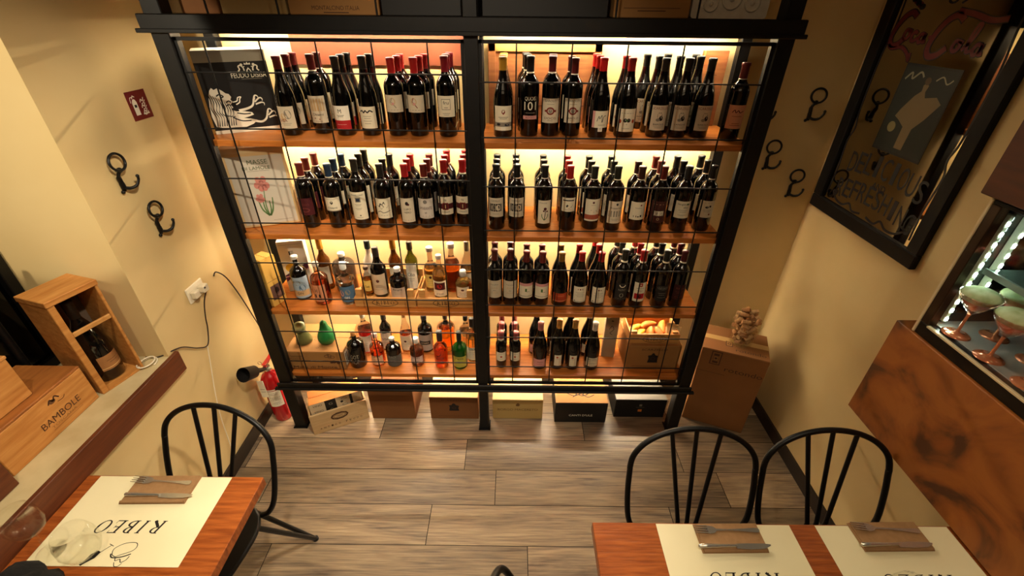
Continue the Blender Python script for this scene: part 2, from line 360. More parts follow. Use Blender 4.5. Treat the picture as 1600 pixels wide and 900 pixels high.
mb=MB(); mb.box(-1.075,-.042,.330,1.205,-.0305,.366,M_ironb,.003); mb.box(-1.09,-.050,.322,1.22,-.0305,.336,M_ironb,.002); mb.build('bottom_beam',rack)
BAYS=[(-1.05,.033),(.083,1.165)]
SZ=[1.66,1.245,.825,.405]
for (a,b) in BAYS:
    for i,z in enumerate(SZ):
        mb=MB(); mb.box(a,.004,z-.024,b,.172,z,M_oak,.0015); mb.box(a,.174,z-.024,b,.370,z,M_oak,.0015); mb.build('shelf_board',rack)
    mb=MB(); mb.box(a,-.01,2.066,b,.36,2.092,M_ironb,.002); mb.build('top_shelf',rack)
    # upper grid rods
    for x in ([-.845,-.6,-.262] if a<0 else [.56,.84]):
        mb=MB(); mb.tube([(x,-.022,2.094),(x,-.022,2.7)],.0035,M_ironb,6); mb.build('upper_rod',rack)
# wire grids
for bay,(a,b) in enumerate(BAYS):
    a2=P['L'][1]if bay==0 else P['C'][1]; b2=P['C'][0] if bay==0 else P['R'][0]
    zt=1.91 if bay==0 else 1.886
    mb=MB(); y=-.012
    for (u0,u1,w0,w1) in ((a2,b2,2.012,2.024),(a2,b2,.36,.374)): mb.box(u0,y-.006,w0,u1,y+.006,w1,M_ironb)
    for (u0,u1) in ((a2,a2+.012),(b2-.012,b2)): mb.box(u0,y-.006,.36,u1,y+.006,2.024,M_ironb)
    x0=-.9 if bay==0 else .2195
    for j in range(5): mb.tube([(x0+.2*j,y,.366),(x0+.2*j,y,2.018)],.003,M_iron,6)
    for i in range(8): z=zt-.2*i; mb.tube([(a2,y-.005,z),(b2,y-.005,z)],.003,M_iron,6)
    mb.build('wire_grid',rack)
M_led=mat('led_strip_glow','#ffeac6',.5,emit=LED_POWER)
M_alu=mat('strip_housing','#b8b0a0',.4,metal=.8)
for (a,b) in BAYS:
    for z in [2.066]+[s-.024 for s in SZ]:
        mb=MB(); mb.box(a+.03,.285,z-.005,b-.03,.303,z,M_alu); mb.box(a+.035,.288,z-.007,b-.035,.300,z-.005,M_led); mb.build('led_strip',rack)
# ================================================================ BOTTLES
def prof_bordeaux(R,H):
    s=H/.30
    return [(R*.55,.004),(R*.9,0),(R,.006),(R,.188*s),(R*.985,.198*s),(R*.90,.210*s),(R*.72,.2215*s),(R*.52,.2305*s),(.0155,.240*s),(.0140,.252*s),(.0138,H-.012),(.0155,H-.010),(.0155,H-.003),(.013,H)]
def prof_burgundy(R,H):
    s=H/.30
    return [(R*.55,.004),(R*.9,0),(R,.006),(R,.125*s),(R*.985,.142*s),(R*.90,.165*s),(R*.73,.190*s),(R*.54,.213*s),(.0175,.235*s),(.0150,.255*s),(.0140,H-.014),(.0158,H-.010),(.0158,H-.003),(.013,H)]
def capsule(mb,H,c,rad,ln=.062,flare=0):
    mb.lathe([(rad+.0009,H-ln),(rad+.0006,H-.012),(rad+.0024,H-.0105),(rad+.0024,H-.001),(rad+.001,H+.0008),(.001,H+.001)],c,seg=16)
def L_label(ink,w,z0,z1,base):
    ink.rect(-w/2,z0,w/2,z1,base,0,14)
def lines(ink,zs,w,m,t=.0016,x=0):
    for i,z in enumerate(zs): ww=w*(1-.25*(i%2)); ink.rect(x-ww/2,z-t/2,x+ww/2,z+t/2,m,1,4)
K=M_ink; CR=M_cream; C2=paint('#d8cbb0'); BR=paint('#7a2418'); GY=paint('#8a8272'); MR=paint('#4a1016'); WH=paint('#f1ead6'); RD=paint('#b01c20'); NV=paint('#20283a'); GN=paint('#3d6a2c'); PK=paint('#d89a92'); OR=paint('#b0401c'); TN=paint('#c9a878')
def crest(ink,x,z,s,m,lay=1):
    ink.poly([(x-s,z+s),(x+s,z+s),(x+s,z-s*.2),(x,z-s*1.2),(x-s,z-s*.2)],m,lay); ink.poly([(x-s*.8,z+s*1.2),(x-s*.4,z+s*1.7),(x,z+s*1.3),(x+s*.4,z+s*1.7),(x+s*.8,z+s*1.2)],m,lay)
def lab(k):
    """printed front label of each column of bottles"""
    i=Ink(); W=.078
    if k=='A': L_label(i,W,.030,.115,C2); i.disc(.012,.085,.014,GY,1,.018); i.disc(-.008,.075,.010,TN,1,.014); i.text('SIGA',-.010,.062,.034,.011,BR,2); lines(i,[.05,.044],.04,GY)
    elif k=='B': L_label(i,W,.045,.150,C2); i.rect(-.030,.092,.030,.140,TN,1,5); i.text('Chianti',0,.079,.046,.009,K,2); i.line([(-.036,.062),(-.015,.064),(.005,.060),(.036,.063)],.003,BR,2); lines(i,[.052],.03,GY)
    elif k=='C': L_label(i,W,.062,.118,WH); i.rect(-W/2,.026,W/2,.062,RD,0,12); i.text('M',0,.098,.014,.016,K); lines(i,[.082,.077],.03,K); lines(i,[.046],.04,PK)
    elif k=='D': L_label(i,W,.030,.115,CR); i.line(smoothpts([(-.028,.095),(-.018,.1),(-.012,.092),(-.004,.1),(.004,.093),(.014,.1),(.026,.094)]),.005,K); lines(i,[.078,.070,.06,.05],.035,GY)
    elif k in('E','F'): L_label(i,W,.095,.160,C2); i.ring(-.006,.136,.012,.014,.003,TN,1); i.line([(-.006,.15),(-.012,.135),(.002,.12),(.008,.112)],.003,BR if k=='F' else GY,2); i.disc(-.004,.128,.005,PK,2); lines(i,[.104],.05,GY)
    elif k=='G': L_label(i,W,.080,.160,CR); i.rect(-.018,.108,.018,.148,K,1,4); i.rect(-.0165,.1095,.0165,.1465,CR,2,4); i.text('fru',0,.135,.022,.013,K,3); lines(i,[.120,.116],.02,K); i.items[-1]=(*i.items[-1][:3],3); lines(i,[.094,.088],.03,GY)
    elif k=='H': L_label(i,W,.030,.125,CR); crest(i,0,.100,.007,BR); i.rect(-W/2,.045,W/2,.062,GY,1,10); i.disc(-.02,.054,.008,K,2,.005); i.disc(.015,.052,.01,NV,2,.005); lines(i,[.082,.076],.04,K); i.rect(-.010,.030,.010,.044,WH,3,3)
    elif k=='I': i.text('QUOIS',0,.150,.046,.014,CR); i.text('101',0,.122,.050,.032,CR); i.rect(-.030,.070,.030,.084,PK,1,5); i.text('ROSSO',0,.077,.036,.007,MR,2); lines(i,[.095],.04,GY)
    elif k in('J','K'): L_label(i,W,.055,.150,C2); i.text('BAROLO',0,.141,.048,.008,K); i.ring(0,.102,.017,.015,.006,BR,1); i.disc(0,.102,.008,GY,1); i.rect(-.024,.098,-.016,.106,BR,2); i.rect(.016,.098,.024,.106,BR,2); i.text('DOCG' if k=='J' else 'BAROLO',0,.074,.05,.008,MR); lines(i,[.128,.064],.03,GY)
    elif k=='L': L_label(i,.07,.045,.110,CR); i.rect(-.035,.045,-.024,.110,PK,1,2); i.line(smoothpts([(-.015,.07),(-.008,.09),(-.004,.08),(.004,.094),(.006,.066),(.012,.088),(.022,.092)]),.0022,K,2); lines(i,[.056],.03,GY,x=.006); i.rect(-.008,.030,.010,.050,WH,2,3); i.text('93',.001,.040,.010,.010,GY,3)
    elif k=='M': L_label(i,W,.025,.115,CR); i.disc(-.007,.070,.008,K); i.disc(.007,.070,.008,K); i.poly([(-.0145,.068),(0,.052),(.0145,.068)],K); i.disc(0,.070,.004,GN,2); i.disc(-.028,.066,.006,OR,1,.008); i.disc(.028,.066,.006,OR,1,.008); lines(i,[.098],.05,GY); lines(i,[.038],.03,GY)
    elif k in('N','O','P'):
        L_label(i,.072,.030,.128,C2); i.text('SCARZELLO',0,.117,.066,.010,BR); crest(i,0,.085,.010,GY); i.disc(.006,.078,.008,K,1,.01); i.disc(-.006,.072,.008,GY,2,.006); i.text('BAROLO' if k!='O' else 'LANGHE',0,.054,.044,.007,K); lines(i,[.045,.040],.04,GY)
        i.poly([(-.020,.170),(-.020,.186),(.020,.186),(.020,.170),(.010,.166),(0,.163),(-.010,.166)],CR,1)
    elif k=='Q': L_label(i,W,.050,.140,paint('#d89a78')); i.line(smoothpts([(-.022,.112),(-.014,.122),(-.008,.112),(0,.12),(.008,.112),(.022,.118)]),.003,MR); lines(i,[.098,.07,.063],.04,BR)
    elif k=='a': L_label(i,W,.065,.145,MR); i.text('ROSSO',0,.115,.04,.009,paint('#7a3a34')); i.ring(0,.09,.018,.01,.003,paint('#7a3a34')); 
    elif k=='b': L_label(i,W,.085,.150,CR); crest(i,0,.124,.006,K); i.text('Chianti',0,.102,.044,.010,K); i.rect(-W/2,.085,W/2,.089,GY,1,10); lines(i,[.141],.04,GY)
    elif k=='c': L_label(i,W,.045,.175,CR); i.rect(-.010,.128,.014,.150,GY,1,3); i.rect(-.006,.132,.010,.146,NV,2,3); i.text('MORELLINO',0,.161,.056,.007,K); lines(i,[.118,.112,.10,.094,.055],.03,GY); i.disc(.004,.065,.003,K)
    elif k=='d': L_label(i,W,.050,.145,CR); i.poly([(-.028,.112),(-.012,.124),(-.004,.118),(.004,.132),(.010,.118),(.024,.112),(.016,.100),(.002,.106),(-.008,.095),(-.018,.104)],K); i.line(smoothpts([(-.03,.08),(-.015,.085),(0,.078),(.03,.086)]),.004,GY); lines(i,[.065],.05,GY)
    elif k=='e': L_label(i,W*.85,.035,.150,C2); i.disc(0,.125,.007,K,1,.009); i.disc(.006,.120,.005,MR,2); i.text('LUPO',0,.098,.032,.009,K); i.text('NERO',0,.083,.032,.009,K); lines(i,[.045],.05,GY)
    elif k=='f': L_label(i,W,.050,.145,paint('#dcd2c4')); i.ring(0,.130,.008,.008,.003,K); i.disc(0,.130,.003,K); i.text('AMARANTE',0,.100,.060,.014,MR); i.text('igt',0,.08,.01,.008,K); lines(i,[.062,.056],.06,GY)
    elif k in('g','h'): L_label(i,W,.065,.150,CR); i.rect(-W/2,.092,W/2,.118,MR,1,10); i.rect(-.013,.088,.013,.122,BR,2,3); i.rect(-.010,.092,.010,.118,MR,3,3); i.rect(-.002,.096,.002,.114,TN,4); i.text('N',0,.135,.009,.010,K); i.text('CHIANTI',0,.078,.036,.007,K)
    elif k in('i','j'): L_label(i,W,.065,.155,C2); i.rect(-.028,.092,.028,.128,K,1,5); i.disc(-.010,.110,.011,GY,2,.014); i.disc(.012,.110,.011,C2,2,.014); i.text('CASTELLO',0,.142,.040,.006,K); lines(i,[.080],.03,GY)
    elif k=='k': L_label(i,.062,.028,.140,CR); i.line(smoothpts([(0,.045),(-.01,.06),(-.012,.075)]),.003,GN); i.line(smoothpts([(0,.045),(.004,.08),(.004,.1)]),.003,K); i.line(smoothpts([(0,.045),(.014,.06),(.016,.075)]),.003,GN); i.disc(.003,.100,.007,MR,2); i.disc(-.003,.09,.004,MR,2); i.disc(.012,.088,.004,MR,2); i.text('MASSE',-.006,.128,.034,.006,GY)
    elif k=='l': L_label(i,.068,.095,.160,CR); i.rect(-.026,.145,.026,.150,K,1,5); i.poly([(-.022,.12),(-.008,.124),(-.004,.13),(0,.124),(.022,.128),(.014,.116),(.004,.110),(-.006,.116)],K); lines(i,[.104],.03,GY)
    elif k=='m': L_label(i,W,.045,.150,CR); i.rect(-W/2,.053,W/2,.076,paint('#a8553a'),1,10); i.poly([(-.039,.076),(-.030,.092),(-.02,.085),(-.008,.1),(.004,.088),(.016,.098),(.024,.086),(.039,.1),(.039,.076)],paint('#8a6a60'),1); i.disc(0,.134,.005,MR); lines(i,[.122],.02,GY)
    elif k=='n': L_label(i,W,.040,.145,C2); crest(i,.004,.130,.005,K); i.text('Riserva',0,.114,.050,.009,K); i.rect(-.032,.072,.032,.100,GY,1,5); lines(i,[.093,.086,.079],.055,C2); i.items[-1]=(*i.items[-1][:3],2); lines(i,[.06,.054],.03,GY)
    elif k=='o': L_label(i,W,.055,.140,CR); i.disc(.010,.125,.004,BR); i.text('Nobile',0,.112,.03,.006,GY); i.rect(-.020,.068,-.006,.076,K); i.rect(-.002,.068,.006,.073,K); i.rect(.010,.068,.018,.078,K)
    elif k=='p': L_label(i,W,.048,.150,paint('#45201a')); i.rect(-.022,.082,.022,.104,CR,1,4); i.rect(-.010,.086,.012,.099,K,2); lines(i,[.135],.06,TN); i.ring(0,.066,.006,.006,.002,TN)
    elif k=='q': L_label(i,W,.070,.150,CR); i.text('Sangiovese',0,.137,.056,.009,K); i.disc(.016,.137,.004,GN,2); i.text('doc',.01,.122,.022,.008,K); lines(i,[.108,.1,.085],.04,GY)
    elif k=='r': L_label(i,W,.070,.150,C2); i.disc(-.004,.120,.008,K,1,.005); i.disc(.010,.124,.005,K); lines(i,[.14],.06,GY); lines(i,[.106,.099],.04,GY); i.disc(.012,.086,.004,BR)
    elif k in('s','t'): L_label(i,W,.050,.150,C2); i.text('Morellino',0,.128,.040,.008,GY); lines(i,[.112,.106,.085,.078],.05,TN); i.text('doc',0,.094,.014,.005,K)
    elif k in('u','v'): L_label(i,W,.050,.120,CR); i.rect(-W/2,.120,W/2,.136,PK,0,12); i.rect(-.005,.088,.004,.106,GN,1); i.rect(.004,.086,.016,.089,K,1); i.rect(-W/2,.060,W/2,.062,K,1,8)
    elif k=='w': L_label(i,W,.030,.082,OR); i.text('Cannonau',0,.068,.044,.009,paint('#e0905c')); lines(i,[.052,.045],.05,MR); i.rect(-W/2,.036,W/2,.038,TN,1,8)
    elif k in('x','y'): L_label(i,.070,.030,.122,CR); i.rect(-.014,.103,.012,.110,BR,1,2); lines(i,[.088,.080,.072,.064],.045,GY); i.disc(-.026,.040,.003,K); i.rect(-W/2,.033,W/2,.035,K,1,8)
    elif k=='z': L_label(i,.068,.050,.150,paint('#23211f')); i.ring(0,.140,.016,.014,.004,CR,1,12,PI,2*PI); i.text('NERO',0,.112,.036,.012,GY); i.disc(0,.080,.010,GY,1,.012); i.disc(0,.080,.006,K,2,.008); lines(i,[.06],.05,GY)
    elif k=='1': L_label(i,.064,.045,.155,CR); i.rect(-.009,.132,.009,.152,RD,1,2); i.disc(0,.142,.004,CR,2); lines(i,[.122],.04,K); i.rect(-.026,.060,.026,.092,RD,1,5); i.disc(0,.076,.010,MR,2); lines(i,[.11,.104],.03,GY)
    elif k=='2': L_label(i,.064,.050,.140,paint('#1c1a19')); i.text('NEGRO',0,.124,.040,.009,GY); i.ring(0,.124,.028,.009,.001,GY,1); lines(i,[.095,.085,.07],.04,GY)
    elif k=='3': L_label(i,.064,.055,.140,paint('#3a1512')); i.text('Ribera',0,.120,.040,.010,paint('#7c3a30')); lines(i,[.10,.092,.07],.04,paint('#7c3a30'))
    elif k in('4','5'): L_label(i,.058,.055,.115,CR); i.disc(0,.085,.006,OR); lines(i,[.105,.068],.03,GY)
    elif k=='6': L_label(i,.072,.020,.075,PK); i.text('Rosato',.004,.056,.030,.008,BR); lines(i,[.04],.03,BR)
    elif k in('7','8'): L_label(i,.040,.030,.105,CR); i.disc(-.004,.090,.006,OR); i.rect(.006,.030,.020,.09,C2,1,2); lines(i,[.078],.02,GY)
    elif k=='9': L_label(i,.070,.030,.090,CR); i.text('BARBERA',0,.080,.044,.007,K); lines(i,[.068,.056,.05,.04],.04,GY)
    return i
cap_dkred='#5e1416';cap_red='#a81a1c';cap_br='#6a2018';cap_blk='#161616';cap_brr='#d01c1c';cap_bl='#243a52';cap_gold='#b98a2c'
# key: (row label, profile, cap colour, collar, R, look)
C={
'A':('g',cap_dkred,1,.0385,'maroon-capped bottle with a leafy cream label beside the lion carton'),
'B':('b',cap_dkred,1,.039,'red-capped bottle whose tall cream label has a wavy red line'),
'C':('g',cap_blk,0,.0385,'black-capped bottle with a half white half red label'),
'D':('g',cap_blk,0,.0385,'black-capped sloping bottle with a handwritten cream label'),
'E':('b',cap_red,0,.038,'red-capped bottle with a faint grey drawing, third file from centre'),
'F':('b',cap_red,0,.038,'red-capped bottle with a faint brown figure, second file from centre'),
'G':('b','#7a1020',0,.038,'crimson-capped bottle with a framed square emblem beside the centre post'),
'H':('g',cap_gold,0,.040,'gold-necked bottle with a crested grey-banded label'),
'I':('b',cap_blk,1,.038,'black bottle printed with a large white 101'),
'J':('b',cap_dkred,1,.038,'maroon-capped bottle with an oval seal, left one of the matching pair'),
'K':('b',cap_dkred,1,.038,'maroon-capped bottle with an oval seal, right one of the matching pair'),
'L':('g',cap_brr,0,.040,'bright red-capped bottle with a small scribbled label'),
'M':('g',cap_red,0,.042,'red-capped bottle with a dark heart on its label'),
'N':('g',cap_blk,1,.039,'black-capped crested bottle, left of the three matching files'),
'O':('g',cap_blk,1,.039,'black-capped crested bottle, middle of the three matching files'),
'P':('g',cap_blk,1,.039,'black-capped crested bottle, right of the three matching files'),
'Q':('b',cap_dkred,1,.038,'lone bottle with a peach label beside the right post'),
'a':('b',cap_br,1,.038,'brown-capped bottle with a maroon label beside the flower carton'),
'b':('b',cap_bl,1,.038,'blue-capped bottle with a short crested label'),
'c':('b','#26241e',0,.038,'taller black-capped bottle with a long label and dark square'),
'd':('b','#1e1c1a',0,.038,'black-capped bottle with a black bird-like figure'),
'e':('b',cap_red,0,.038,'red-capped bottle with two short words under a dark spot'),
'f':('b',cap_br,1,.038,'brown-capped bottle with a pale label and ring mark'),
'g':('b',cap_red,1,.038,'red-capped bottle with a brown-banded label, second file from centre'),
'h':('b',cap_red,1,.038,'red-capped bottle with a brown-banded label beside the centre post'),
'i':('b',cap_blk,1,.038,'black-capped bottle with a dark twin-oval picture, nearest centre post'),
'j':('b',cap_blk,1,.038,'black-capped bottle with a dark twin-oval picture, second file from centre'),
'k':('b','#1b1a18',1,.038,'black-capped bottle with a slim flower label'),
'l':('b',cap_red,1,.038,'red-capped bottle with a short label and flying bird'),
'm':('b','#1f241c',1,.038,'dark-capped bottle with a reddish landscape label'),
'n':('b','#1f241c',1,.038,'dark-capped bottle with a grey engraved label'),
'o':('b','#3a1c14',1,.038,'brown-capped bottle with a nearly plain cream label'),
'p':('b',cap_br,1,.038,'brown-capped bottle with a dark maroon label and pale patch'),
'q':('b',cap_blk,0,.038,'black-capped bottle with a text label, second file from right'),
'r':('b',cap_blk,1,.038,'black-capped bottle with small dark marks, nearest the right post'),
's':('b','#5a201c',0,.038,'maroon-capped bottle with a plain tan label beside the centre post'),
't':('b','#5a201c',0,.038,'maroon-capped bottle with a plain tan label, second file from centre'),
'u':('b','#6a2420',0,.038,'maroon-capped bottle with a pink-topped label, left one of the pair'),
'v':('b','#6a2420',0,.038,'maroon-capped bottle with a pink-topped label, right one of the pair'),
'w':('g','#8a6428',0,.041,'gold-capped bottle with a small rust label'),
'x':('g',cap_red,0,.041,'red-capped sloping bottle with grey text label, left file'),
'y':('g',cap_red,0,.041,'red-capped sloping bottle with grey text label, right file'),
'z':('b','#1c1e18',1,.038,'black-capped bottle with a black label and white crescent'),
'1':('b',cap_red,1,.038,'red-capped bottle with a white and red label'),
'2':('b','#161a16',1,.038,'black-capped bottle with an all black label'),
'3':('b','#4a1018',1,.038,'wine-red-capped bottle with a dark brown label at the right end'),
'4':('b','#b05a58',1,.030,'half-size pink-capped bottle, left small file'),
'5':('b','#b05a58',1,.030,'half-size pink-capped bottle, right small file'),
'6':('g','#b87068',0,.041,'sloping bottle with a low pink label'),
'7':('g','#a87c38',0,.041,'gold-capped bottle with a narrow white label, left one of the pair'),
'8':('g','#a87c38',0,.041,'gold-capped bottle with a narrow white label, right one of the pair'),
'9':('g','#d8d0c0',0,.041,'white-topped bottle with a wide text label'),
}
POS=[
  (1,'A',0.294,[(-0.717, 0.118), (-0.714, 0.196), (-0.72, 0.274)]),
  (1,'B',0.298,[(-0.599, 0.156), (-0.602, 0.234)]),
  (1,'C',0.294,[(-0.493, 0.127), (-0.495, 0.205), (-0.497, 0.288)]),
  (1,'D',0.296,[(-0.387, 0.131), (-0.383, 0.215)]),
  (1,'E',0.291,[(-0.275, 0.13), (-0.267, 0.208), (-0.272, 0.286)]),
  (1,'F',0.292,[(-0.185, 0.129), (-0.177, 0.207), (-0.168, 0.285)]),
  (1,'G',0.299,[(-0.062, 0.123), (-0.064, 0.201), (-0.061, 0.279)]),
  (1,'H',0.298,[(0.168, 0.122), (0.167, 0.204), (0.168, 0.286)]),
  (1,'I',0.300,[(0.277, 0.145), (0.267, 0.223), (0.262, 0.301)]),
  (1,'J',0.300,[(0.365, 0.151), (0.372, 0.231)]),
  (1,'K',0.294,[(0.455, 0.155), (0.450, 0.233)]),
  (1,'L',0.299,[(0.563, 0.120), (0.56, 0.203), (0.56, 0.286)]),
  (1,'M',0.297,[(0.679, 0.145), (0.674, 0.232)]),
  (1,'N',0.297,[(0.813, 0.150), (0.809, 0.231), (0.779, 0.310)]),
  (1,'O',0.298,[(0.905, 0.150), (0.894, 0.231), (0.866, 0.312)]),
  (1,'P',0.298,[(0.996, 0.150), (0.977, 0.231), (0.985, 0.312)]),
  (1,'Q',0.288,[(1.108, 0.100)]),
  (2,'a',0.295,[(-0.727, 0.109), (-0.731, 0.187), (-0.723, 0.265)]),
  (2,'b',0.292,[(-0.604, 0.11), (-0.606, 0.188), (-0.595, 0.266)]),
  (2,'c',0.314,[(-0.487, 0.113), (-0.488, 0.191), (-0.486, 0.269)]),
  (2,'d',0.292,[(-0.378, 0.116), (-0.383, 0.194), (-0.371, 0.272)]),
  (2,'e',0.294,[(-0.268, 0.111), (-0.272, 0.189), (-0.271, 0.267)]),
  (2,'f',0.292,[(-0.185, 0.12), (-0.181, 0.198), (-0.184, 0.276)]),
  (2,'g',0.307,[(-0.097, 0.133), (-0.101, 0.211), (-0.102, 0.289)]),
  (2,'h',0.307,[(-0.014, 0.141), (-0.016, 0.219), (-0.017, 0.297)]),
  (2,'i',0.296,[(0.137, 0.111), (0.137, 0.189), (0.137, 0.267)]),
  (2,'j',0.296,[(0.229, 0.114), (0.225, 0.192), (0.225, 0.27)]),
  (2,'k',0.291,[(0.354, 0.127), (0.352, 0.205), (0.353, 0.283)]),
  (2,'l',0.294,[(0.464, 0.11), (0.465, 0.188), (0.465, 0.266)]),
  (2,'m',0.290,[(0.574, 0.122), (0.569, 0.2), (0.568, 0.278)]),
  (2,'n',0.294,[(0.674, 0.11), (0.669, 0.188), (0.671, 0.266)]),
  (2,'o',0.292,[(0.781, 0.118), (0.781, 0.196)]),
  (2,'p',0.298,[(0.873, 0.104), (0.88, 0.182), (0.877, 0.26)]),
  (2,'q',0.299,[(0.981, 0.106), (0.981, 0.184), (0.977, 0.262)]),
  (2,'r',0.299,[(1.092, 0.116), (1.094, 0.194), (1.092, 0.272)]),
  (3,'s',0.306,[(0.125, 0.101), (0.124, 0.179)]),
  (3,'t',0.308,[(0.203, 0.099), (0.202, 0.177)]),
  (3,'u',0.298,[(0.282, 0.101), (0.284, 0.179)]),
  (3,'v',0.297,[(0.361, 0.097), (0.361, 0.175)]),
  (3,'w',0.294,[(0.455, 0.1), (0.456, 0.185)]),
  (3,'x',0.297,[(0.553, 0.1), (0.549, 0.185)]),
  (3,'y',0.299,[(0.647, 0.094), (0.648, 0.179), (.642,.264)]),
  (3,'z',0.318,[(0.758, 0.089), (0.758, 0.167), (0.752, 0.245)]),
  (3,'1',0.316,[(0.848, 0.088), (0.849, 0.166), (0.844, 0.244)]),
  (3,'2',0.317,[(0.959, 0.087), (0.955, 0.165), (0.953, 0.243)]),
  (3,'3',0.312,[(1.049, 0.095), (1.052, 0.173), (1.047, 0.251)]),
  (4,'4',0.240,[(0.155, 0.085), (0.156, 0.163), (0.155, 0.241)]),
  (4,'5',0.238,[(0.234, 0.086), (0.229, 0.164), (0.227, 0.242)]),
  (4,'6',0.301,[(0.369, 0.088),(.352,.21)]),
  (4,'7',0.317,[(0.468, 0.09),(.455,.21)]),
  (4,'8',0.319,[(0.553, 0.087),(.545,.21)]),
  (4,'9',0.305,[(0.659, 0.086),(.648,.20)]),
]
ROWN={1:'top',2:'second',3:'third',4:'bottom'}
ZS={1:1.66,2:1.245,3:.825,4:.405}
GL=random.Random(3)
for row,k,H,ps in POS:
    pr,capc,collar,R,desc=C[k]
    side='left' if ps[0][0]<.03 else 'right'
    fn=prof_bordeaux if pr=='b' else prof_burgundy
    root=thing('wine_bottle',(0,0,0),'','bottle','wine bottles on the %s %s shelf'%(ROWN[row],side))
    small=(k in '45')
    mb=MB(); mb.lathe(fn(R,H),M_glassdk,seg=28); mb.build('glass_body',root)
    mb=MB(); cm=mat('foil_'+capc.lstrip('#'),capc,.38,metal=.15,coat=.2); ln=.055 if not small else .045
    capsule(mb,H,cm,.0145,ln); mb.build('capsule',root)
    if collar:
        mb=MB(); z1=H-ln; mb.lathe([(.0152,z1-.018),(.0158,z1-.017),(.0156,z1),(.0150,z1)],C2,seg=16); mb.build('neck_band',root)
    mb=MB(); ik=lab(k)
    if k in 'NOP':
        # shoulder label follows the sloping glass
        up=Ink(); up.items=[ik.items.pop()]
        ik.cyl(mb,R+.0004)
        vs,fs,m_,l_=up.items[0]
        mb.add([((.0330-(z-.160)*.42)*math.sin(a/.03),-(.0335-(z-.160)*.42)*math.cos(a/.03)-.003,z) for a,z in vs],fs,m_,True)
    else: ik.cyl(mb,R+.0004)
    mb.build('label',root)
    for i,(x,y) in enumerate(ps):
        o=root if i==0 else copy_tree(root)
        o.location=(x,y,ZS[row]+.0008); o.rotation_euler=(0,0,GL.uniform(-.09,.09)+ (0.22*(0.2145-x)*.0))
        rank='' if len(ps)==1 else ('front ','rear ')[i] if len(ps)==2 else ('front ','middle ','rear ')[i]
        o['label']=(rank+desc+', %s %s shelf'%(ROWN[row],side))
# ---------------- spirits
TRAYED={'wk','sg','port','gw2','squat','gr','yel','rl','or','st','cr'}
def spirit(key,name,row,x,y,H,R,label,kind='round',glass=None,liq=None,fill=.75,cap=('#dcd6cc',.014,.02),neck=.012,bodyh=.6,marks=None,sq=False):
    root=thing(name,(x,y,ZS[row]+(.0008 if key not in TRAYED else .0068)),label,'bottle','spirit bottles on the %s left shelf'%ROWN[row])
    hb=H*bodyh; capc,capr,caph=cap
    if kind=='round': pf=[(R*.6,.003),(R*.93,0),(R,.008),(R,hb*.86),(R*.95,hb*.93),(R*.78,hb),(R*.5,hb+H*.035),(neck*1.15,hb+H*.07),(neck,hb+H*.1),(neck,H-caph)]
    elif kind=='wine': pf=[(R*.6,.003),(R*.93,0),(R,.008),(R,hb*.95),(R*.93,hb),(R*.7,hb+H*.05),(neck*1.2,hb+H*.11),(neck,hb+H*.16),(neck,H-caph)]
    elif kind=='cone': pf=[(R*.6,.003),(R*.93,0),(R,.008),(R,hb*.9),(R*.9,hb),(R*.62,hb+H*.14),(neck*1.2,hb+H*.25),(neck,hb+H*.32),(neck,H-caph)]
    elif kind=='bell': pf=[(R*.6,.003),(R*.85,0),(R*.86,.008),(R*.88,hb*.80),(R*1.05,hb*.88),(R*1.0,hb*.95),(R*.6,hb*1.02),(neck*1.3,hb*1.08),(neck,hb*1.15),(neck,H-caph)]
    seg=4 if sq else 28
    mb=MB()
    if sq:
        mb.T=Matrix.Rotation(PI/4,4,'Z')
        mb.lathe([(r*1.25,z) for r,z in pf[:6]]+pf[6:7],glass,seg=16,smooth=True); mb.T=Matrix.Identity(4); mb.lathe(pf[6:],glass,seg=16)
    else: mb.lathe(pf,glass,seg=28)
    mb.build('glass_body',root)
    if liq is not None:
        mb=MB(); hl=hb*.98*fill/.75 if fill<.76 else hb
        q=[(r-.0022,z+.004) for r,z in pf if z<min(hl,hb*.9)]; q=[(max(r,.004),z) for r,z in q]; rr=q[-1][0]
        q.append((rr,min(hl,hb*.9))); 
        mb.lathe(q,liq,seg=28); mb.build('liquid',root)
    mb=MB(); cm=mat('stopper_'+capc.lstrip('#'),capc,.4)
    z0=H-caph; mb.lathe([(neck*.8,z0-.004),(capr*.96,z0),(capr,z0+.003),(capr,H-.003),(capr*.9,H),(.001,H)],cm,seg=18); mb.build('stopper',root)
    if marks:
        mb=MB(); ik=Ink(); marks(ik,R,hb); ik.cyl(mb,R*(.9 if kind=='bell' else 1)+.0006); mb.build('label',root)
    return root
def band(z0,z1,w,base,fn=None):
    def f(ik,R,hb):
        ik.rect(-w*R,z0*hb,w*R,z1*hb,base,0,14)
        if fn: fn(ik,R,hb)
    return f
SKY=paint('#9fb4c4'); BLU=paint('#4c6b86'); YL=paint('#e8c868')
def mk_blue(i,R,h): i.rect(-R*1.3,.15*h,R*1.3,.34*h,TN,1,10); i.disc(R*.5,.42*h,R*.4,BLU,1,h*.12); i.disc(-R*.1,.6*h,R*.5,GY,1,h*.08); i.disc(-R*.9,.68*h,R*.34,YL,2,h*.16); i.text('GIN',-R*.9,.70*h,R*.4,h*.07,K,3); i.text('GIN',R*.1,.25*h,R*.7,h*.08,K,2)
def mk_amber(i,R,h): i.text('H',-R*.2,.55*h,R*.3,h*.14,K,1); i.rect(-R*.5,.3*h,-R*.3,.42*h,K,1); i.rect(0,.3*h,R*.2,.42*h,K,1); lines(i,[.22*h],R,BR)
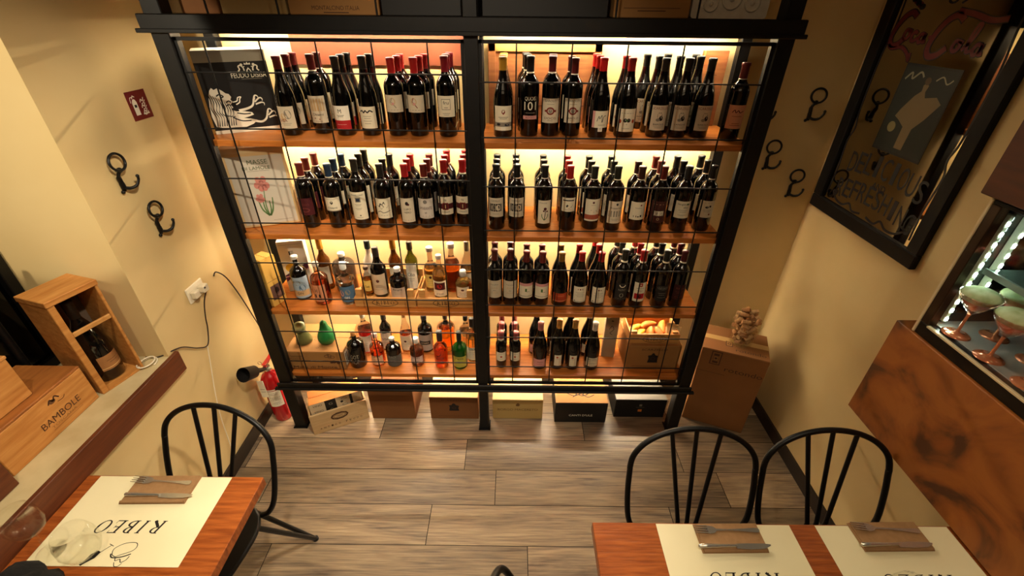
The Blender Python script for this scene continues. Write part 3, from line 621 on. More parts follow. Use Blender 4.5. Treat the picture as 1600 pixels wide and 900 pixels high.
def mk_wb(i,R,h): i.disc(-R*.5,.45*h,R*.3,PK,1,h*.12); i.disc(.3*R,.5*h,R*.3,GY,1,h*.1); i.line([(-R*.8,.25*h),(0,.3*h),(R*.8,.22*h)],.004,WH,1); i.text('GIN',.1*R,.3*h,R*.6,h*.08,WH,2)
def mk_txt(t,m=K,s=1): 
    return lambda i,R,h: (i.text(t,0,.55*h,R*1.1*s,h*.12,m,1),lines(i,[.4*h,.33*h],R*.9,GY))
def mk_seal(i,R,h): i.disc(0,.6*h,R*.2,MR,1,h*.05); lines(i,[.45*h,.38*h,.3*h],R*1.1,GY)
spirit('blue','liquor_bottle',3,-.877,.134,.242,.040,'dark round bottle wearing a pale blue seaside label with a yellow tag','round',M_glassdk,cap=('#d8d4cc',.017,.016),marks=band(.08,.78,1.45,SKY,mk_blue),bodyh=.72)
spirit('amber','liquor_bottle',3,-.758,.091,.230,.042,'copper-coloured round bottle with an orange label at the shelf edge','round',M_clear,liquid('copper','#b8502a'),cap=('#cfc4b4',.016,.018),marks=band(.15,.75,.9,paint('#cf8a62'),mk_amber),bodyh=.7)
spirit('gw1','liquor_bottle',3,-.781,.229,.294,.033,'slim amber wine bottle with a gold neck behind the copper bottle','wine',mat('amber_glass','#6a3a0c',.05,trans=.5,ior=1.2,coat=.4),cap=('#c48a2a',.0155,.06),marks=band(.2,.8,1.1,C2,mk_txt('vino')),bodyh=.6)
spirit('sq','liquor_bottle',3,-.677,.222,.216,.046,'squat smoky bottle with a white stopper behind the blue and white one','round',mat('smoky_glass','#5a5046',.04,trans=.7,ior=1.15,coat=.5),cap=('#e6e0d4',.018,.02),neck=.014,marks=band(.15,.62,1.0,paint('#4a3a34'),mk_txt('RUM',GY)),bodyh=.78,sq=True)
spirit('wb','liquor_bottle',3,-.626,.094,.228,.042,'clear bell-shouldered bottle with a blue and white scene label','bell',M_clear,liquid('water','#f2f2ea'),cap=('#d8d8d4',.016,.035),neck=.013,marks=band(.12,.72,1.3,BLU,mk_wb),bodyh=.66)
spirit('wk','liquor_bottle',3,-.530,.215,.285,.034,'white frosted bottle with a black and white neck at the rear','wine',mat('frosted_glass','#e8dcc4',.5,trans=.3,ior=1.2),cap=('#26322e',.0155,.045),marks=band(.2,.8,.9,WH,mk_txt('V',K,.4)),bodyh=.62)
spirit('sg','liquor_bottle',3,-.537,.151,.170,.022,'tiny golden bottle with a dark round cork in the left tray','wine',M_clear,liquid('gold','#e0a63c'),cap=('#4a3626',.013,.016),neck=.009,marks=band(.3,.85,1.0,YL,mk_txt('Zest')),bodyh=.66)
spirit('port','liquor_bottle',3,-.473,.153,.278,.039,'tall black bottle with a beige sealed label in the left tray','wine',M_glassdk,cap=('#3a322c',.016,.05),neck=.016,marks=band(.12,.82,1.1,paint('#c9b494'),mk_seal),bodyh=.62)
spirit('gw2','liquor_bottle',3,-.401,.215,.300,.032,'slim amber wine bottle with a gold neck behind the black squat bottle','wine',mat('amber_glass','#6a3a0c'),cap=('#c48a2a',.0155,.06),marks=band(.2,.8,1.1,C2,mk_txt('vino')),bodyh=.6)
spirit('squat','liquor_bottle',3,-.372,.132,.176,.044,'black squat bottle with a round white stopper in the left tray','round',M_glassdk,cap=('#d2ccc2',.018,.02),neck=.017,marks=band(.1,.62,1.0,paint('#b9aa98'),mk_txt('Amaro',K)),bodyh=.72)
spirit('gr','liquor_bottle',3,-.319,.229,.274,.033,'olive green slim bottle with a tall white label between the trays','wine',M_glassgr,cap=('#3a3020',.0150,.045),marks=band(.05,.9,1.0,WH,mk_txt('Olio',K)),bodyh=.64)
spirit('yel','liquor_bottle',3,-.214,.205,.256,.035,'pale yellow bottle with a white topped dark stopper in the right tray','round',M_clear,liquid('straw','#f0d080'),cap=('#d8d2c4',.018,.022),marks=band(.2,.7,1.0,YL,mk_seal),bodyh=.62)
spirit('rl','liquor_bottle',3,-.159,.145,.244,.037,'clear bottle with a red picture label in the right tray','wine',M_clear,liquid('pale','#f0d898'),cap=('#ccc6bc',.015,.02),marks=band(.12,.72,1.1,CR,lambda i,R,h:(i.rect(-R*.8,.38*h,R*.8,.66*h,MR,1,6),i.disc(0,.52*h,R*.35,RD,2,h*.08),i.text('grappa',0,.24*h,R*1.0,h*.08,GY,2))),bodyh=.62)
spirit('or','liquor_bottle',3,-.105,.215,.274,.040,'orange rum-coloured bottle with a white cap at the back of the right tray','round',M_clear,liquid('orange','#d9752a'),cap=('#e4ddd0',.019,.024),neck=.013,marks=None,bodyh=.66)
spirit('st','liquor_bottle',3,-.040,.135,.162,.040,'short clear bottle with a ball stopper at the right tray front','round',M_clear,liquid('straw2','#f0e0a0'),cap=('#e6e4dc',.017,.03),marks=band(.2,.75,.9,CR,mk_seal),bodyh=.68)
spirit('cr','liquor_bottle',3,-.024,.223,.281,.038,'tall clear bottle beside the centre post behind the ball-stoppered one','cone',M_clear,liquid('water2','#f0ead8'),cap=('#7a7058',.013,.05),marks=band(.3,.8,1.1,C2,mk_txt('Pisco')),bodyh=.5)
spirit('cb','liquor_bottle',4,-.648,.084,.227,.046,'black bottle with pale symbols and a bare cork','round',M_glassdk,cap=('#a8763c',.013,.024),neck=.013,marks=lambda i,R,h:(i.text('GOT',0,.52*h,R*1.0,h*.16,GY,1),i.text('HOP',0,.30*h,R*1.0,h*.16,GY,1)),bodyh=.72)
spirit('og','liquor_bottle',4,-.537,.094,.212,.038,'bright orange gin bottle with a pinkish cap at the shelf edge','round',M_clear,liquid('gin','#ea6a24'),cap=('#c8a698',.015,.024),marks=band(.12,.55,1.0,paint('#e6b890'),mk_txt('GIN')),bodyh=.66)
spirit('gl','liquor_bottle',4,-.446,.095,.182,.041,'squat black bottle with a slate grey label','round',M_glassdk,cap=('#b9b2aa',.016,.014),neck=.014,marks=band(.05,.6,1.4,paint('#55534e'),mk_txt('BLACK',GY)),bodyh=.74)
spirit('cp','liquor_bottle',4,-.317,.095,.181,.038,'copper brown small bottle with a silver screw cap','round',M_clear,liquid('brown','#7a4024'),cap=('#d6d0c8',.018,.03),neck=.015,marks=band(.25,.6,1.1,paint('#cdb9ae'),mk_txt('AMARO')),bodyh=.68)
spirit('ob','liquor_bottle',4,-.180,.082,.241,.038,'orange bottle with a black neck sleeve and black lettering','round',M_clear,liquid('spritz','#f06418'),cap=('#2a2626',.016,.06),neck=.014,marks=lambda i,R,h:(i.text('BITTER',0,.50*h,R*1.1,h*.13,K,1),i.text('ROSSO',0,.32*h,R*1.0,h*.13,K,1)),bodyh=.62)
spirit('gn','liquor_bottle',4,-.074,.081,.239,.041,'dark green bottle with a yellow-green label and black neck','round',M_glassdg,cap=('#18201a',.014,.06),neck=.013,marks=band(.12,.62,1.0,paint('#b9b04a'),mk_txt('Menta')),bodyh=.62)
spirit('ro','liquor_bottle',4,-.631,.212,.262,.038,'tall red vermouth bottle with a white label at the back','wine',M_clear,liquid('ruby','#a01820'),cap=('#d8d0c4',.014,.03),marks=band(.05,.7,1.1,WH,mk_txt('F')),bodyh=.66)
spirit('dk','liquor_bottle',4,-.518,.226,.248,.032,'slim dark bottle with a sketched white label at the back','wine',M_glassdk,cap=('#3a3430',.015,.04),marks=band(.1,.8,1.2,WH,mk_txt('erbe')),bodyh=.66)
spirit('cn','liquor_bottle',4,-.401,.222,.262,.035,'orange cone-shouldered bottle with a cream flower label at the back','cone',M_clear,liquid('honey','#d97c24'),cap=('#b88c4a',.012,.03),marks=band(.1,.9,1.2,CR,mk_seal),bodyh=.5)
spirit('dl','liquor_bottle',4,-.288,.222,.246,.042,'large dark bottle with a boxed grey label at the back','round',M_glassdk,cap=('#2c2826',.017,.03),neck=.015,marks=band(.1,.75,1.2,paint('#b0a79c'),lambda i,R,h:(i.rect(-R*.8,.35*h,R*.8,.5*h,K,1,6),i.text('AMARO',0,.425*h,R*1.1,h*.08,C2,2))),bodyh=.7)
spirit('aq','liquor_bottle',4,-.169,.236,.240,.042,'square amber orange bottle with a dark stopper at the back','round',M_clear,liquid('amber','#f08a1c'),cap=('#4a3c34',.014,.03),neck=.012,marks=None,bodyh=.72,sq=True)
spirit('cl','liquor_bottle',4,-.050,.205,.256,.037,'clear tall bottle with a black cap and white text at the back','wine',M_clear,liquid('water3','#f4f0e2'),cap=('#221e1c',.014,.03),marks=lambda i,R,h:(i.text('SOLE',0,.55*h,R*1.0,h*.12,GY,1),),bodyh=.66)
spirit('rt','liquor_bottle',4,-.008,.140,.284,.036,'pale golden bottle half hidden by the centre post','wine',M_clear,liquid('gold2','#e8c878'),cap=('#2a2624',.014,.05),marks=band(.1,.6,1.1,CR,mk_txt('Elisir')),bodyh=.62)
#PART2#
# ================================================================ CARTONS, CRATES
def carton(name,x,y,z,w,d,h,rz,m,label,cat='box',front=None,top=None,side=None,sidel=None,group=None,flap=True,corner='fl',topm=None,tape=None):
    """x,y is the front-left bottom corner; front faces local -Y"""
    c,s=math.cos(rz),math.sin(rz)
    cx=x+(w/2)*c-(d/2)*s; cy=y+(w/2)*s+(d/2)*c
    root=thing(name,(cx,cy,z+.0006),label,cat,group,rz)
    mb=MB(); tf=.003 if flap else 0
    mb.box(-w/2,-d/2,0,w/2,d/2,h-tf,m,.0025)
    if front: front.plane(mb,(0,-d/2,0),(1,0,0),(0,0,1))
    if side: side.plane(mb,(w/2,0,0),(0,1,0),(0,0,1))
    mb.build('carton_body',root)
    if flap:
        for k in (0,1):
            mb=MB(); y0,y1=(-d/2+.001,-.001) if k==0 else (.001,d/2-.001)
            mb.box(-w/2+.001,y0,h-tf,w/2-.001,y1,h,topm or m,.0008)
            if k==0 and top: top.plane(mb,(0,-d/4,h),(1,0,0),(0,1,0))
            mb.build('flap',root)
        if tape:
            mb=MB(); mb.box(-w/2-.0004,-.02,h-.0002,w/2+.0004,.02,h+.0005,tape); mb.build('tape',root)
    return root
# --- lion carton
i=Ink(); w_=.256
i.rect(-w_/2,.268,w_/2,.31,paint('#8d8574'),1,1); i.rect(-w_/2,0,w_/2,.014,WH,1)
i.text('FEUDO DISISA',.052,.218,.128,.018,WH,2); lines(i,[.204],.075,GY,x=.06); i.items[-1]=(*i.items[-1][:3],2)
i.poly([(.048,.236),(.056,.246),(.064,.236),(.064,.228),(.056,.241),(.048,.228)],WH,2)
for sx in (-1,1):
    X=.056+sx*.026
    i.line(smoothpts([(X-sx*.010,.234),(X-sx*.008,.246),(X,.254),(X+sx*.008,.250),(X+sx*.006,.240),(X+sx*.012,.233)]),.005,WH,2); i.disc(X-sx*.004,.256,.005,WH,2); i.line([(X-sx*.014,.25),(X-sx*.006,.246)],.003,WH,2)
i.poly([(.044,.256),(.046,.264),(.051,.259),(.056,.266),(.061,.259),(.066,.264),(.068,.256)],WH,2)
# lion: mane, muzzle, two raised paws
body=[(-.118,.03),(-.124,.07),(-.120,.11),(-.112,.15),(-.104,.168),(-.095,.178),(-.088,.170),(-.074,.176),(-.060,.165),(-.050,.155),(-.040,.152),(-.034,.140),(-.040,.130),(-.034,.122),(-.044,.112),(-.038,.100),(-.048,.092),(-.030,.084),(.000,.082),(.026,.076),(.030,.066),(.010,.060),(-.010,.056),(.020,.050),(.038,.044),(.020,.030),(-.01,.020),(-.05,.022),(-.09,.022)]
i.poly(body,WH,2)
for a in range(9):
    x0=-.116+a*.0085; i.line(smoothpts([(x0,.160-a*.006),(x0+.006,.13-a*.006),(x0-.001,.10-a*.005),(x0+.008,.065),(x0+.002,.03)]),[.0012+.0022*abs(math.sin(t/3)) for t in range(25)],M_black,3)
for pth in ([(-.086,.146),(-.074,.152),(-.062,.144),(-.072,.139)],[(-.058,.120),(-.048,.126),(-.040,.120)],[(-.060,.108),(-.050,.112),(-.044,.106)],[(-.03,.078),(-.005,.072),(.02,.072)],[(-.05,.062),(-.02,.046),(.015,.044)]): i.line(smoothpts(pth),.0045,M_black,3)
i.line(smoothpts([(-.034,.120),(-.018,.124),(-.012,.136),(.000,.138),(-.006,.130),(-.010,.118),(-.024,.110)]),.004,WH,2)
for bx,by,sg in ((.052,.128,1),(.090,.072,1)):
    i.line(smoothpts([(-.02 if bx<.08 else .01,.086 if bx<.08 else .048),(bx-.04,by-.036),(bx-.018,by-.026),(bx-.008,by-.006),(bx-.002,by+.004)]),[.010-.0002*t for t in range(25)],WH,2)
    for dx,dy in ((.0,.012),(.014,.002),(.018,-.016)): i.line(smoothpts([(bx-.010+dx*.3,by-.014+dy*.5),(bx+dx,by+dy),(bx+dx+.010,by+dy-.004),(bx+dx+.009,by+dy-.013)]),[.006,.006,.006,.006,.006,.006,.0055,.005,.005,.005,.0045,.004,.004,.003,.003,.0025,.002,.0015,.001],WH,2)
carton('wine_carton',-1.030,.092,1.66,w_,.150,.31,math.radians(30),M_black,'black wine carton printed with a white roaring lion, far left of top shelf','box',front=i,topm=M_white)
# --- iris carton
i=Ink(); w_=.249
i.rect(-.108,.012,.112,.325,paint('#c9bfae'),1); i.rect(-w_/2,.338,w_/2,.36,paint('#d9bd8e'),1)
i.text('MASSE',.010,.298,.080,.020,paint('#4c5a3a'),2); i.text('DI LAMOLE',.0,.272,.110,.015,paint('#4c5a3a'),2); i.rect(-.04,.258,.05,.2595,GY,2)
PKI=paint('#c98074');GNI=paint('#5c7a4a')
for p,wd in (([(0,.05),(-.004,.10),(.004,.17)],.006),([(0,.05),(-.022,.08),(-.030,.13)],.009),([(.002,.05),(.020,.08),(.030,.135)],.009),([(-.002,.05),(-.012,.09),(-.010,.14)],.008),([(.004,.05),(.012,.08),(.014,.12)],.008)): i.line(smoothpts(p),[wd*(1-.045*t) for t in range(13)],GNI,2)
for x,y in ((.002,.200),(-.020,.135)):
    s_=1 if y>.15 else .6
    for a,b in ((-.02,-.006),(.02,-.008),(-.010,.018),(.012,.020),(0,.002),(-.006,-.02),(.01,-.018)): i.disc(x+a*s_,y+b*s_,.011*s_,PKI,3,.015*s_)
lines(i,[.026],.08,GY,x=.05); i.items[-1]=(*i.items[-1][:3],2)
carton('wine_carton',-1.030,.060,1.245,w_,.15,.36,math.radians(20),M_cardl,'cream wine carton with a pink iris drawing, far left of second shelf','box',front=i)
# --- yellow and white cartons
i=Ink(); i.rect(-.032,.035,.034,.115,paint('#6a4c44'),1); i.disc(.0,.080,.012,paint('#2a1a18'),2,.02); i.disc(.01,.06,.018,paint('#8a6a60'),2,.012); i.rect(-.04,.140,.04,.1415,K,1)
i2=Ink(); i2.rect(-.03,.14,.03,.1415,K,1)
carton('gift_box',-1.062,.061,.825,.080,.082,.265,math.radians(-23),mat('yellow_card','#e0b256',.7),'yellow gift box with a dark picture panel at the left post','box',front=i2,side=i)
i=Ink(); i.text('F',-.004,.225,.022,.022,K,1); lines(i,[.205],.04,GY); i.disc(-.02,.14,.030,paint('#e8b02c'),1,.026); i.poly([(-.06,.10),(.06,.13),(.062,.165),(.03,.15),(-.005,.12),(-.06,.06)],paint('#5a2038'),2); i.line(smoothpts([(-.06,.09),(0,.10),(.06,.13)]),.005,PK,3); i.rect(-.055,.272,.055,.2735,GY,1)
carton('gift_box',-.975,.178,.825,.125,.075,.29,math.radians(15),M_white,'white gift box with a yellow and purple print behind the blue-labelled bottle','box',front=i)
# --- bottom shelf cardboard with green objects
i=Ink(); KB=paint('#4a2c18')
lines(i,[.095,.088,.078,.070],.075,KB,.0022,x=-.10); i.text('Mele di Monte',-.01,.016,.24,.018,KB,1)
for a,b,r in ((.065,.094,.012),(.084,.100,.010),(.098,.090,.012),(.082,.084,.008),(.075,.108,.006)): i.ring(a,b,r,r*.8,.003,KB,1,12)
for a,b,r in ((.10,.055,.012),(.122,.050,.011),(.085,.05,.008)): i.disc(a,b,r,KB,1,r*.9)
i2=Ink(); i2.rect(-.115,.02,-.075,.11,WH,1); i2.rect(-.108,.03,-.098,.10,K,2); i2.rect(-.092,.03,-.082,.10,K,2); i2.rect(-.06,.03,-.02,.11,WH,1); i2.rect(-.05,.04,-.03,.10,GY,2)
i3=Ink(); i3.ring(.02,.045,.055,.022,.002,KB,1,20); i3.text('MELE',.02,.045,.04,.014,KB,1)
i3.ring(-.10,-.03,.008,.006,.002,KB,1,10); i3.ring(.01,-.03,.008,.006,.002,KB,1,10)
carton('fruit_carton',-1.024,.034,.405,.32,.255,.125,0,M_card,'brown cardboard carton under the green gourd on the bottom left shelf','box',front=i,side=i2,top=i3)
g=mat('green_gourd_skin','#1f7a3a',.45,noise=.25,nscale=14,col2='#14602a',bump=.1)
o=thing('gourd',(-.813,.120,.5312),'bright green pear-shaped gourd on the cardboard carton','gourd')
mb=MB(); mb.lathe([(.012,.0),(.030,.002),(.043,.016),(.048,.036),(.045,.058),(.036,.080),(.026,.100),(.020,.120),(.017,.134),(.010,.144),(.001,.147)],g,seg=28); mb.build('fruit',o)
mb=MB(); mb.tube([(0,0,.143),(.002,0,.150)],.004,mat('dry_stem','#6a5a34',.8)); mb.build('stem',o)
g=mat('olive_ceramic','#6a6a3c',.35,noise=.3,nscale=20,col2='#4f4f2c',coat=.3)
o=thing('ceramic_bell',(-.945,.125,.5312),'olive green bell-shaped ornament with a round disc top beside the gourd','ornament')
mb=MB(); mb.lathe([(.040,0),(.044,.004),(.043,.02),(.034,.045),(.024,.065),(.022,.078),(.026,.086)],g,seg=26); mb.build('base',o)
mb=MB(); mb.T=Matrix.Translation((-.008,-.004,.098))@Matrix.Rotation(math.radians(28),4,'X'); mb.lathe([(.016,-.014),(.034,-.006),(.037,.002),(.033,.010),(.020,.014),(.012,.010),(.001,.009)],g,seg=26); mb.build('disc_top',o)
# --- right bottom: slim gift box, carton, lettered tray
i=Ink(); i.rect(-.006,.255,.006,.262,K,1); i.line(smoothpts([(-.012,.20),(.0,.225),(.012,.205),(.004,.19),(-.006,.175),(.008,.165)]),.003,K,1); lines(i,[.13,.122,.09],.035,GY)
carton('gift_box',.733,.168,.405,.073,.078,.30,math.radians(-9),mat('taupe_card','#a08a6c',.7),'tall slim grey-brown gift box right of the white-topped bottle','box',front=i)
i=Ink(); i.text('SCARZELLO',0,.142,.14,.014,KB,1); i.poly([(-.028,.05),(-.024,.08),(-.030,.10),(-.012,.104),(-.006,.118),(.004,.116),(.010,.104),(.026,.098),(.024,.08),(.028,.05)],K,1); i.ring(0,.078,.014,.010,.003,KB,2,14); lines(i,[.025,.018],.22,KB)
carton('wine_carton',.849,.062,.405,.290,.22,.170,0,M_card,'brown wine carton with a black crest under the lettered tray','box',front=i)
def tray(x,y,z,w,d,hf,hp,label,m):
    root=thing('wooden_tray',(x+w/2,y+d/2,z+.0007),label,'tray','lettered wooden trays')
    def part(n,a,b,c,e,f,g_,ik=None):
        mb=MB(); mb.box(a,b,c,e,f,g_,m,.0015)
        if ik: ik.plane(mb,(0,b,0),(1,0,0),(0,0,1))
        mb.build(n,root)
    W,D=w/2,d/2
    part('tray_base',-W+.002,-D+.012,0,W-.002,D-.01,.005)
    i=Ink(); i.ring(0,hf/2+.001,.066,hf*.40,.0030,K,1,32); ribeo(i,0,hf/2+.001,.092,hf*.40,K,1)
    part('front_board',-W,-D,.001,W,-D+.011,hf,i); part('back_board',-W,D-.010,.001,W,D,hp)
    for sx in (-1,1):
        part('side_board',sx*W if sx<0 else W-.008,-D+.0115,.001,-W+.008 if sx<0 else W,D-.0105,hf)
        part('corner_post',-W+.009 if sx<0 else W-.040,-D+.0115,.006,-W+.040 if sx<0 else W-.009,-D+.030,hp)
    return root
tray(-.582,.040,.825,.309,.235,.056,.098,'pine tray with an oval stamp, left one of two on third shelf',M_cratex)
tray(-.266,.040,.825,.291,.235,.056,.098,'pine tray with an oval stamp, right one of two beside centre post',M_cratex)
tray(.852,.080,.575,.270,.180,.062,.072,'pine tray with an oval stamp on top of the crested carton',M_cratex)
og=mat('orange_crust','#e8892a',.55,noise=.3,nscale=12,col2='#d2621a',bump=.2); yg=mat('yellow_wrap','#efc23c',.5,noise=.3,nscale=14,col2='#dda822')
def horn(name,x,y,z,rz,tilt,L,R,m,label):
    o=thing(name,(x,y,z),label,'food','orange curled shapes in the tray',rz)
    mb=MB(); pts=[];rs=[]
    for k in range(25):
        t=k/24; a=-1.1+2.2*t; pts.append((L*.5*math.sin(a)/.9,L*.22*(1-math.cos(a))*-1+L*.1,R+tilt*t)); rs.append(R*(.35+.65*math.sin(PI*min(max(t,.03),.97)))*(1+.09*math.cos(k*PI)))
    mb.tube(pts,rs,m,12); return mb.build('crust',o)
for k,(x,y,z,rz,t,L,R,m,l) in enumerate([(.925,.125,.5835,1.0,.0,.10,.018,yg,'yellow wrapped roll at the left end of the lettered tray on the carton'),
  (.915,.185,.5835,.6,0,.10,.016,yg,'second yellow wrapped roll behind the first in the lettered tray'),
  (.985,.130,.5835,1.4,.015,.085,.020,og,'orange ridged curl left of centre in the lettered tray'),
  (1.030,.130,.5835,1.75,.012,.085,.020,og,'orange ridged curl right of centre in the lettered tray'),
  (.985,.205,.5835,.4,.0,.10,.021,og,'orange ridged curl at the back left of the lettered tray'),
  (1.065,.190,.5835,1.3,.01,.10,.019,og,'orange ridged curl beside the white papers in the tray')]):
    horn('bread_curl',x,y,z,rz,t,L,R,m,l)
mb=MB(); 
for k in range(3):
    mb.T=Matrix.Translation((.0+.012*k,.004*k,0))@Matrix.Rotation(.15*k-.1,4,'Y')@Matrix.Rotation(-.25,4,'X'); mb.box(-.012+.0,-.0008,0,.030,.0008,.085-.012*k,paint('#ecdcae'))
o=mb.build('paper_slips'); o.location=(1.080,.120,.590); tag(o,'cream paper slips standing at the right end of the tray','paper')
# --- crate lids behind the top right bottles
mb=MB(); mb.box(-.245,0,0,.245,.012,.335,M_rcrate,.001)
for x in (-.235,.225): mb.box(x-.012,-.006,0,x+.02,0,.335,M_rcrate,.001)
mb.box(-.245,-.006,.30,.245,0,.335,M_cratex,.001); mb.box(-.19,-.0015,.08,.19,-.0002,.082,K); 
o=mb.build('crate_lid'); o.location=(.345,.352,1.6605); tag(o,'wide wooden crate lid leaning on the wall behind top right bottles','crate lid')
mb=MB(); mb.box(-.055,0,0,.055,.014,.31,M_rcrate,.001); mb.box(-.055,-.004,0,-.047,0,.31,M_cratex,.001)
i=Ink(); i.disc(.0,.20,.012,KB,1); i.rect(-.03,.214,.02,.216,KB,1); i.plane(mb,(0,0,0),(1,0,0),(0,0,1))
o=mb.build('crate_lid'); o.location=(1.085,.352,1.6605); tag(o,'narrow dark crate lid behind the lone peach-labelled bottle','crate lid')
# ================================================================ FLOOR BOXES
root=thing('wooden_wine_box',(0,0,0),'pale wooden wine box set askew on the floor under the left bay','box')
root.location=(-.930,-.088,.0008); root.rotation_euler=(0,0,math.radians(26)); w_,d_,h_=.315,.165,.150
MPL=mat('pale_wood','#cfb083',.6,noise=.25,nscale=6,stretch=(1.4,10,14),col2='#bd9a6a')
i=Ink(); XB=w_/2
i.ring(XB,.095,.050,.028,.010,KB,1,10); i.ring(XB,.095,.036,.016,.003,KB,1,10); i.text('TERRE',XB,.095,.034,.009,KB,1)
for k,ch in enumerate('ANTICO FEUDO'):
    if ch!=' ': i.text(ch,.045+k*.0205,.035,.010,.014,KB,1)
mb=MB(); mb.box(0,0,0,w_,.012,h_,MPL,.002); i.plane(mb,(0,0,0),(1,0,0),(0,0,1)); mb.build('front_board',root)
mb=MB(); mb.box(0,d_-.012,0,w_,d_,h_,MPL,.002); mb.build('back_board',root)
for x in (0,w_-.010): mb=MB(); mb.box(x,.0125,0,x+.010,d_-.0125,h_,MPL,.0015); mb.build('side_board',root)
mb=MB(); mb.box(.0105,.0125,0,w_-.0105,d_-.0125,.006,MPL); mb.build('bottom_board',root)
i=Ink(); ST=paint('#cdb896'); i.rect(-.140,0,-.06,.21,ST,1); i.rect(-.06,0,.00,.21,M_black,1); i.rect(.0,0,.14,.21,ST,1); i.rect(.075,0,.09,.21,M_black,2)
for z in (.145,.19):
    i.disc(.03,z-.02,.008,K,2); i.text('VINO',-.10,z,.05,.014,KB,2); i.text('G',-.03,z-.01,.02,.018,GY,2); i.ring(.045,z,.016,.008,.002,K,2)
o=carton('wine_carton',0,0,0,.285,.125,.205,0,ST,'cream and black patterned carton standing inside the pale wooden box','box',front=i,topm=mat('orange_card','#d9853c',.7))
o.location=(-.930+(XB)*math.cos(math.radians(26))-(.083)*math.sin(math.radians(26)),-.088+XB*math.sin(math.radians(26))+.083*math.cos(math.radians(26)),.0075); o.rotation_euler=(0,0,math.radians(26))
carton('cardboard_box',-.624,.044,0,.262,.255,.245,0,M_cardd,'plain brown cardboard box second from left on the floor','box',tape=mat('parcel_tape','#b8935c',.3))
i=Ink(); i.text('SCARZELLO',0,.158,.15,.011,KB,1); i.poly([(-.030,.07),(-.026,.10),(-.030,.115),(-.014,.118),(-.006,.132),(.006,.130),(.012,.118),(.030,.112),(.026,.09),(.030,.07)],K,1); lines(i,[.025],.2,KB); i.ring(0,.095,.012,.009,.003,KB,2,12)
i3=Ink(); i3.text('HANDLE WITH CARE',0,.02,.15,.012,KB,1)
carton('wine_carton',-.271,.048,0,.288,.24,.181,0,M_cardd,'brown crested wine carton left of the centre post on the floor','box',front=i,top=i3,topm=M_cardl)
i=Ink(); i.text('BORGO MACERETO',0,.080,.24,.017,paint('#6a4a24'),1); i.disc(0,.115,.012,paint('#6a4a24'),1,.007); i.poly([(-.014,.118),(.0,.135),(.016,.122)],paint('#6a4a24'),1)
carton('wine_carton',.103,.053,0,.300,.21,.160,0,mat('tan_card','#b99a5c',.75),'pale tan wine carton right of the centre post on the floor','box',front=i,topm=M_cardl)
i=Ink(); i.text("CANTI D'ULE",0,.062,.14,.015,WH,1); 
i3=Ink(); i3.line(smoothpts([(-.08,.02),(-.04,.0),(0,.015),(.04,-.01),(.08,.01)]),.005,K,1); i3.line(smoothpts([(-.05,-.01),(-.02,.01),(.01,.0),(.05,.02)]),.005,K,1); 
for x in (-.03,-.01,.012,.034): i3.line([(x,.005),(x+.008,.032)],.006,K,1)
carton('wine_carton',.475,.030,0,.308,.225,.165,0,M_black,'black wine carton with a brown lid and a branch drawing','box',front=i,top=i3,topm=M_card)
i=Ink(); i.rect(-.008,.095,.008,.112,GY,1); lines(i,[.086],.05,GY); i.rect(-.012,.050,.012,.070,paint('#c87a34'),1)
carton('wine_carton',.840,.075,0,.305,.21,.150,0,M_black,'black wine carton with a grey lid, rightmost under the rack','box',front=i,topm=mat('grey_card','#6e6a62',.5))
M_tall=mat('tall_box_cardboard','#8c5e34',.85,noise=.3,nscale=6,col2='#80542c')
i=Ink(); i.rect(-.115,.455,-.062,.545,KB,1); i.rect(-.110,.460,-.067,.540,M_tall,2); 
for z in (.475,.50,.525): i.rect(-.102,z-.008,-.075,z+.006,KB,3); 
i.ring(-.0885,.50,.012,.012,.004,M_card,4,12)
i.text('rotondo',.065,.44,.19,.030,KB,1); i.rect(-.1675,.395,-.02,.397,KB,1)
i3=Ink(); i3.rect(-.05,.0,-.015,.045,KB,1); i3.rect(-.046,.004,-.019,.041,M_card,2); i3.ring(-.0325,.022,.009,.010,.004,KB,3,12); i3.text('rotondo',.075,-.02,.15,.024,KB,1)
carton('tall_cardboard_box',1.262,.082,0,.335,.235,.555,math.radians(-21.3),M_tall,'tall brown cardboard box in the right corner under the jar of corks','box',front=i,top=i3,tape=mat('parcel_tape','#b8935c',.3))
# jar with corks
JX,JY,JZ=1.478,.118,.5565
o=thing('glass_jar',(JX,JY,JZ),'flared clear glass jar full of wine corks on the tall box','jar')
mb=MB(); mb.lathe([(.001,0),(.050,0),(.058,.004),(.062,.03),(.070,.09),(.080,.150),(.082,.153),(.080,.154),(.067,.09),(.059,.032),(.054,.010),(.001,.010)],M_stem,seg=36); mb.build('glass_wall',o)
rnd=random.Random(5)
CK=[mat('cork_%d'%k,c,.85,noise=.3,nscale=90,bump=.1) for k,c in enumerate(('#c79a66','#b98655','#d2aa78','#a8774a'))]
cork=MB(); cork.lathe([(.0095,-.021),(.0112,-.0195),(.0112,.0195),(.0095,.021)],CK[0],seg=12)
c0=cork.build('cork'); protos=[c0]
for k in (1,2,3):
    me=c0.data.copy(); me.materials[0]=CK[k]; p=c0.copy(); p.data=me; COLL.objects.link(p); protos.append(p)
placed=[]; n=0
def cork_ok(p,d):
    for q,e in placed:
        # segment distance (approx by sampling)
        for s1 in (-.0145,0,.0145):
            for s2 in (-.0145,0,.0145):
                if ((p+d*s1)-(q+e*s2)).length<.0225: return False
    return True
tries=0
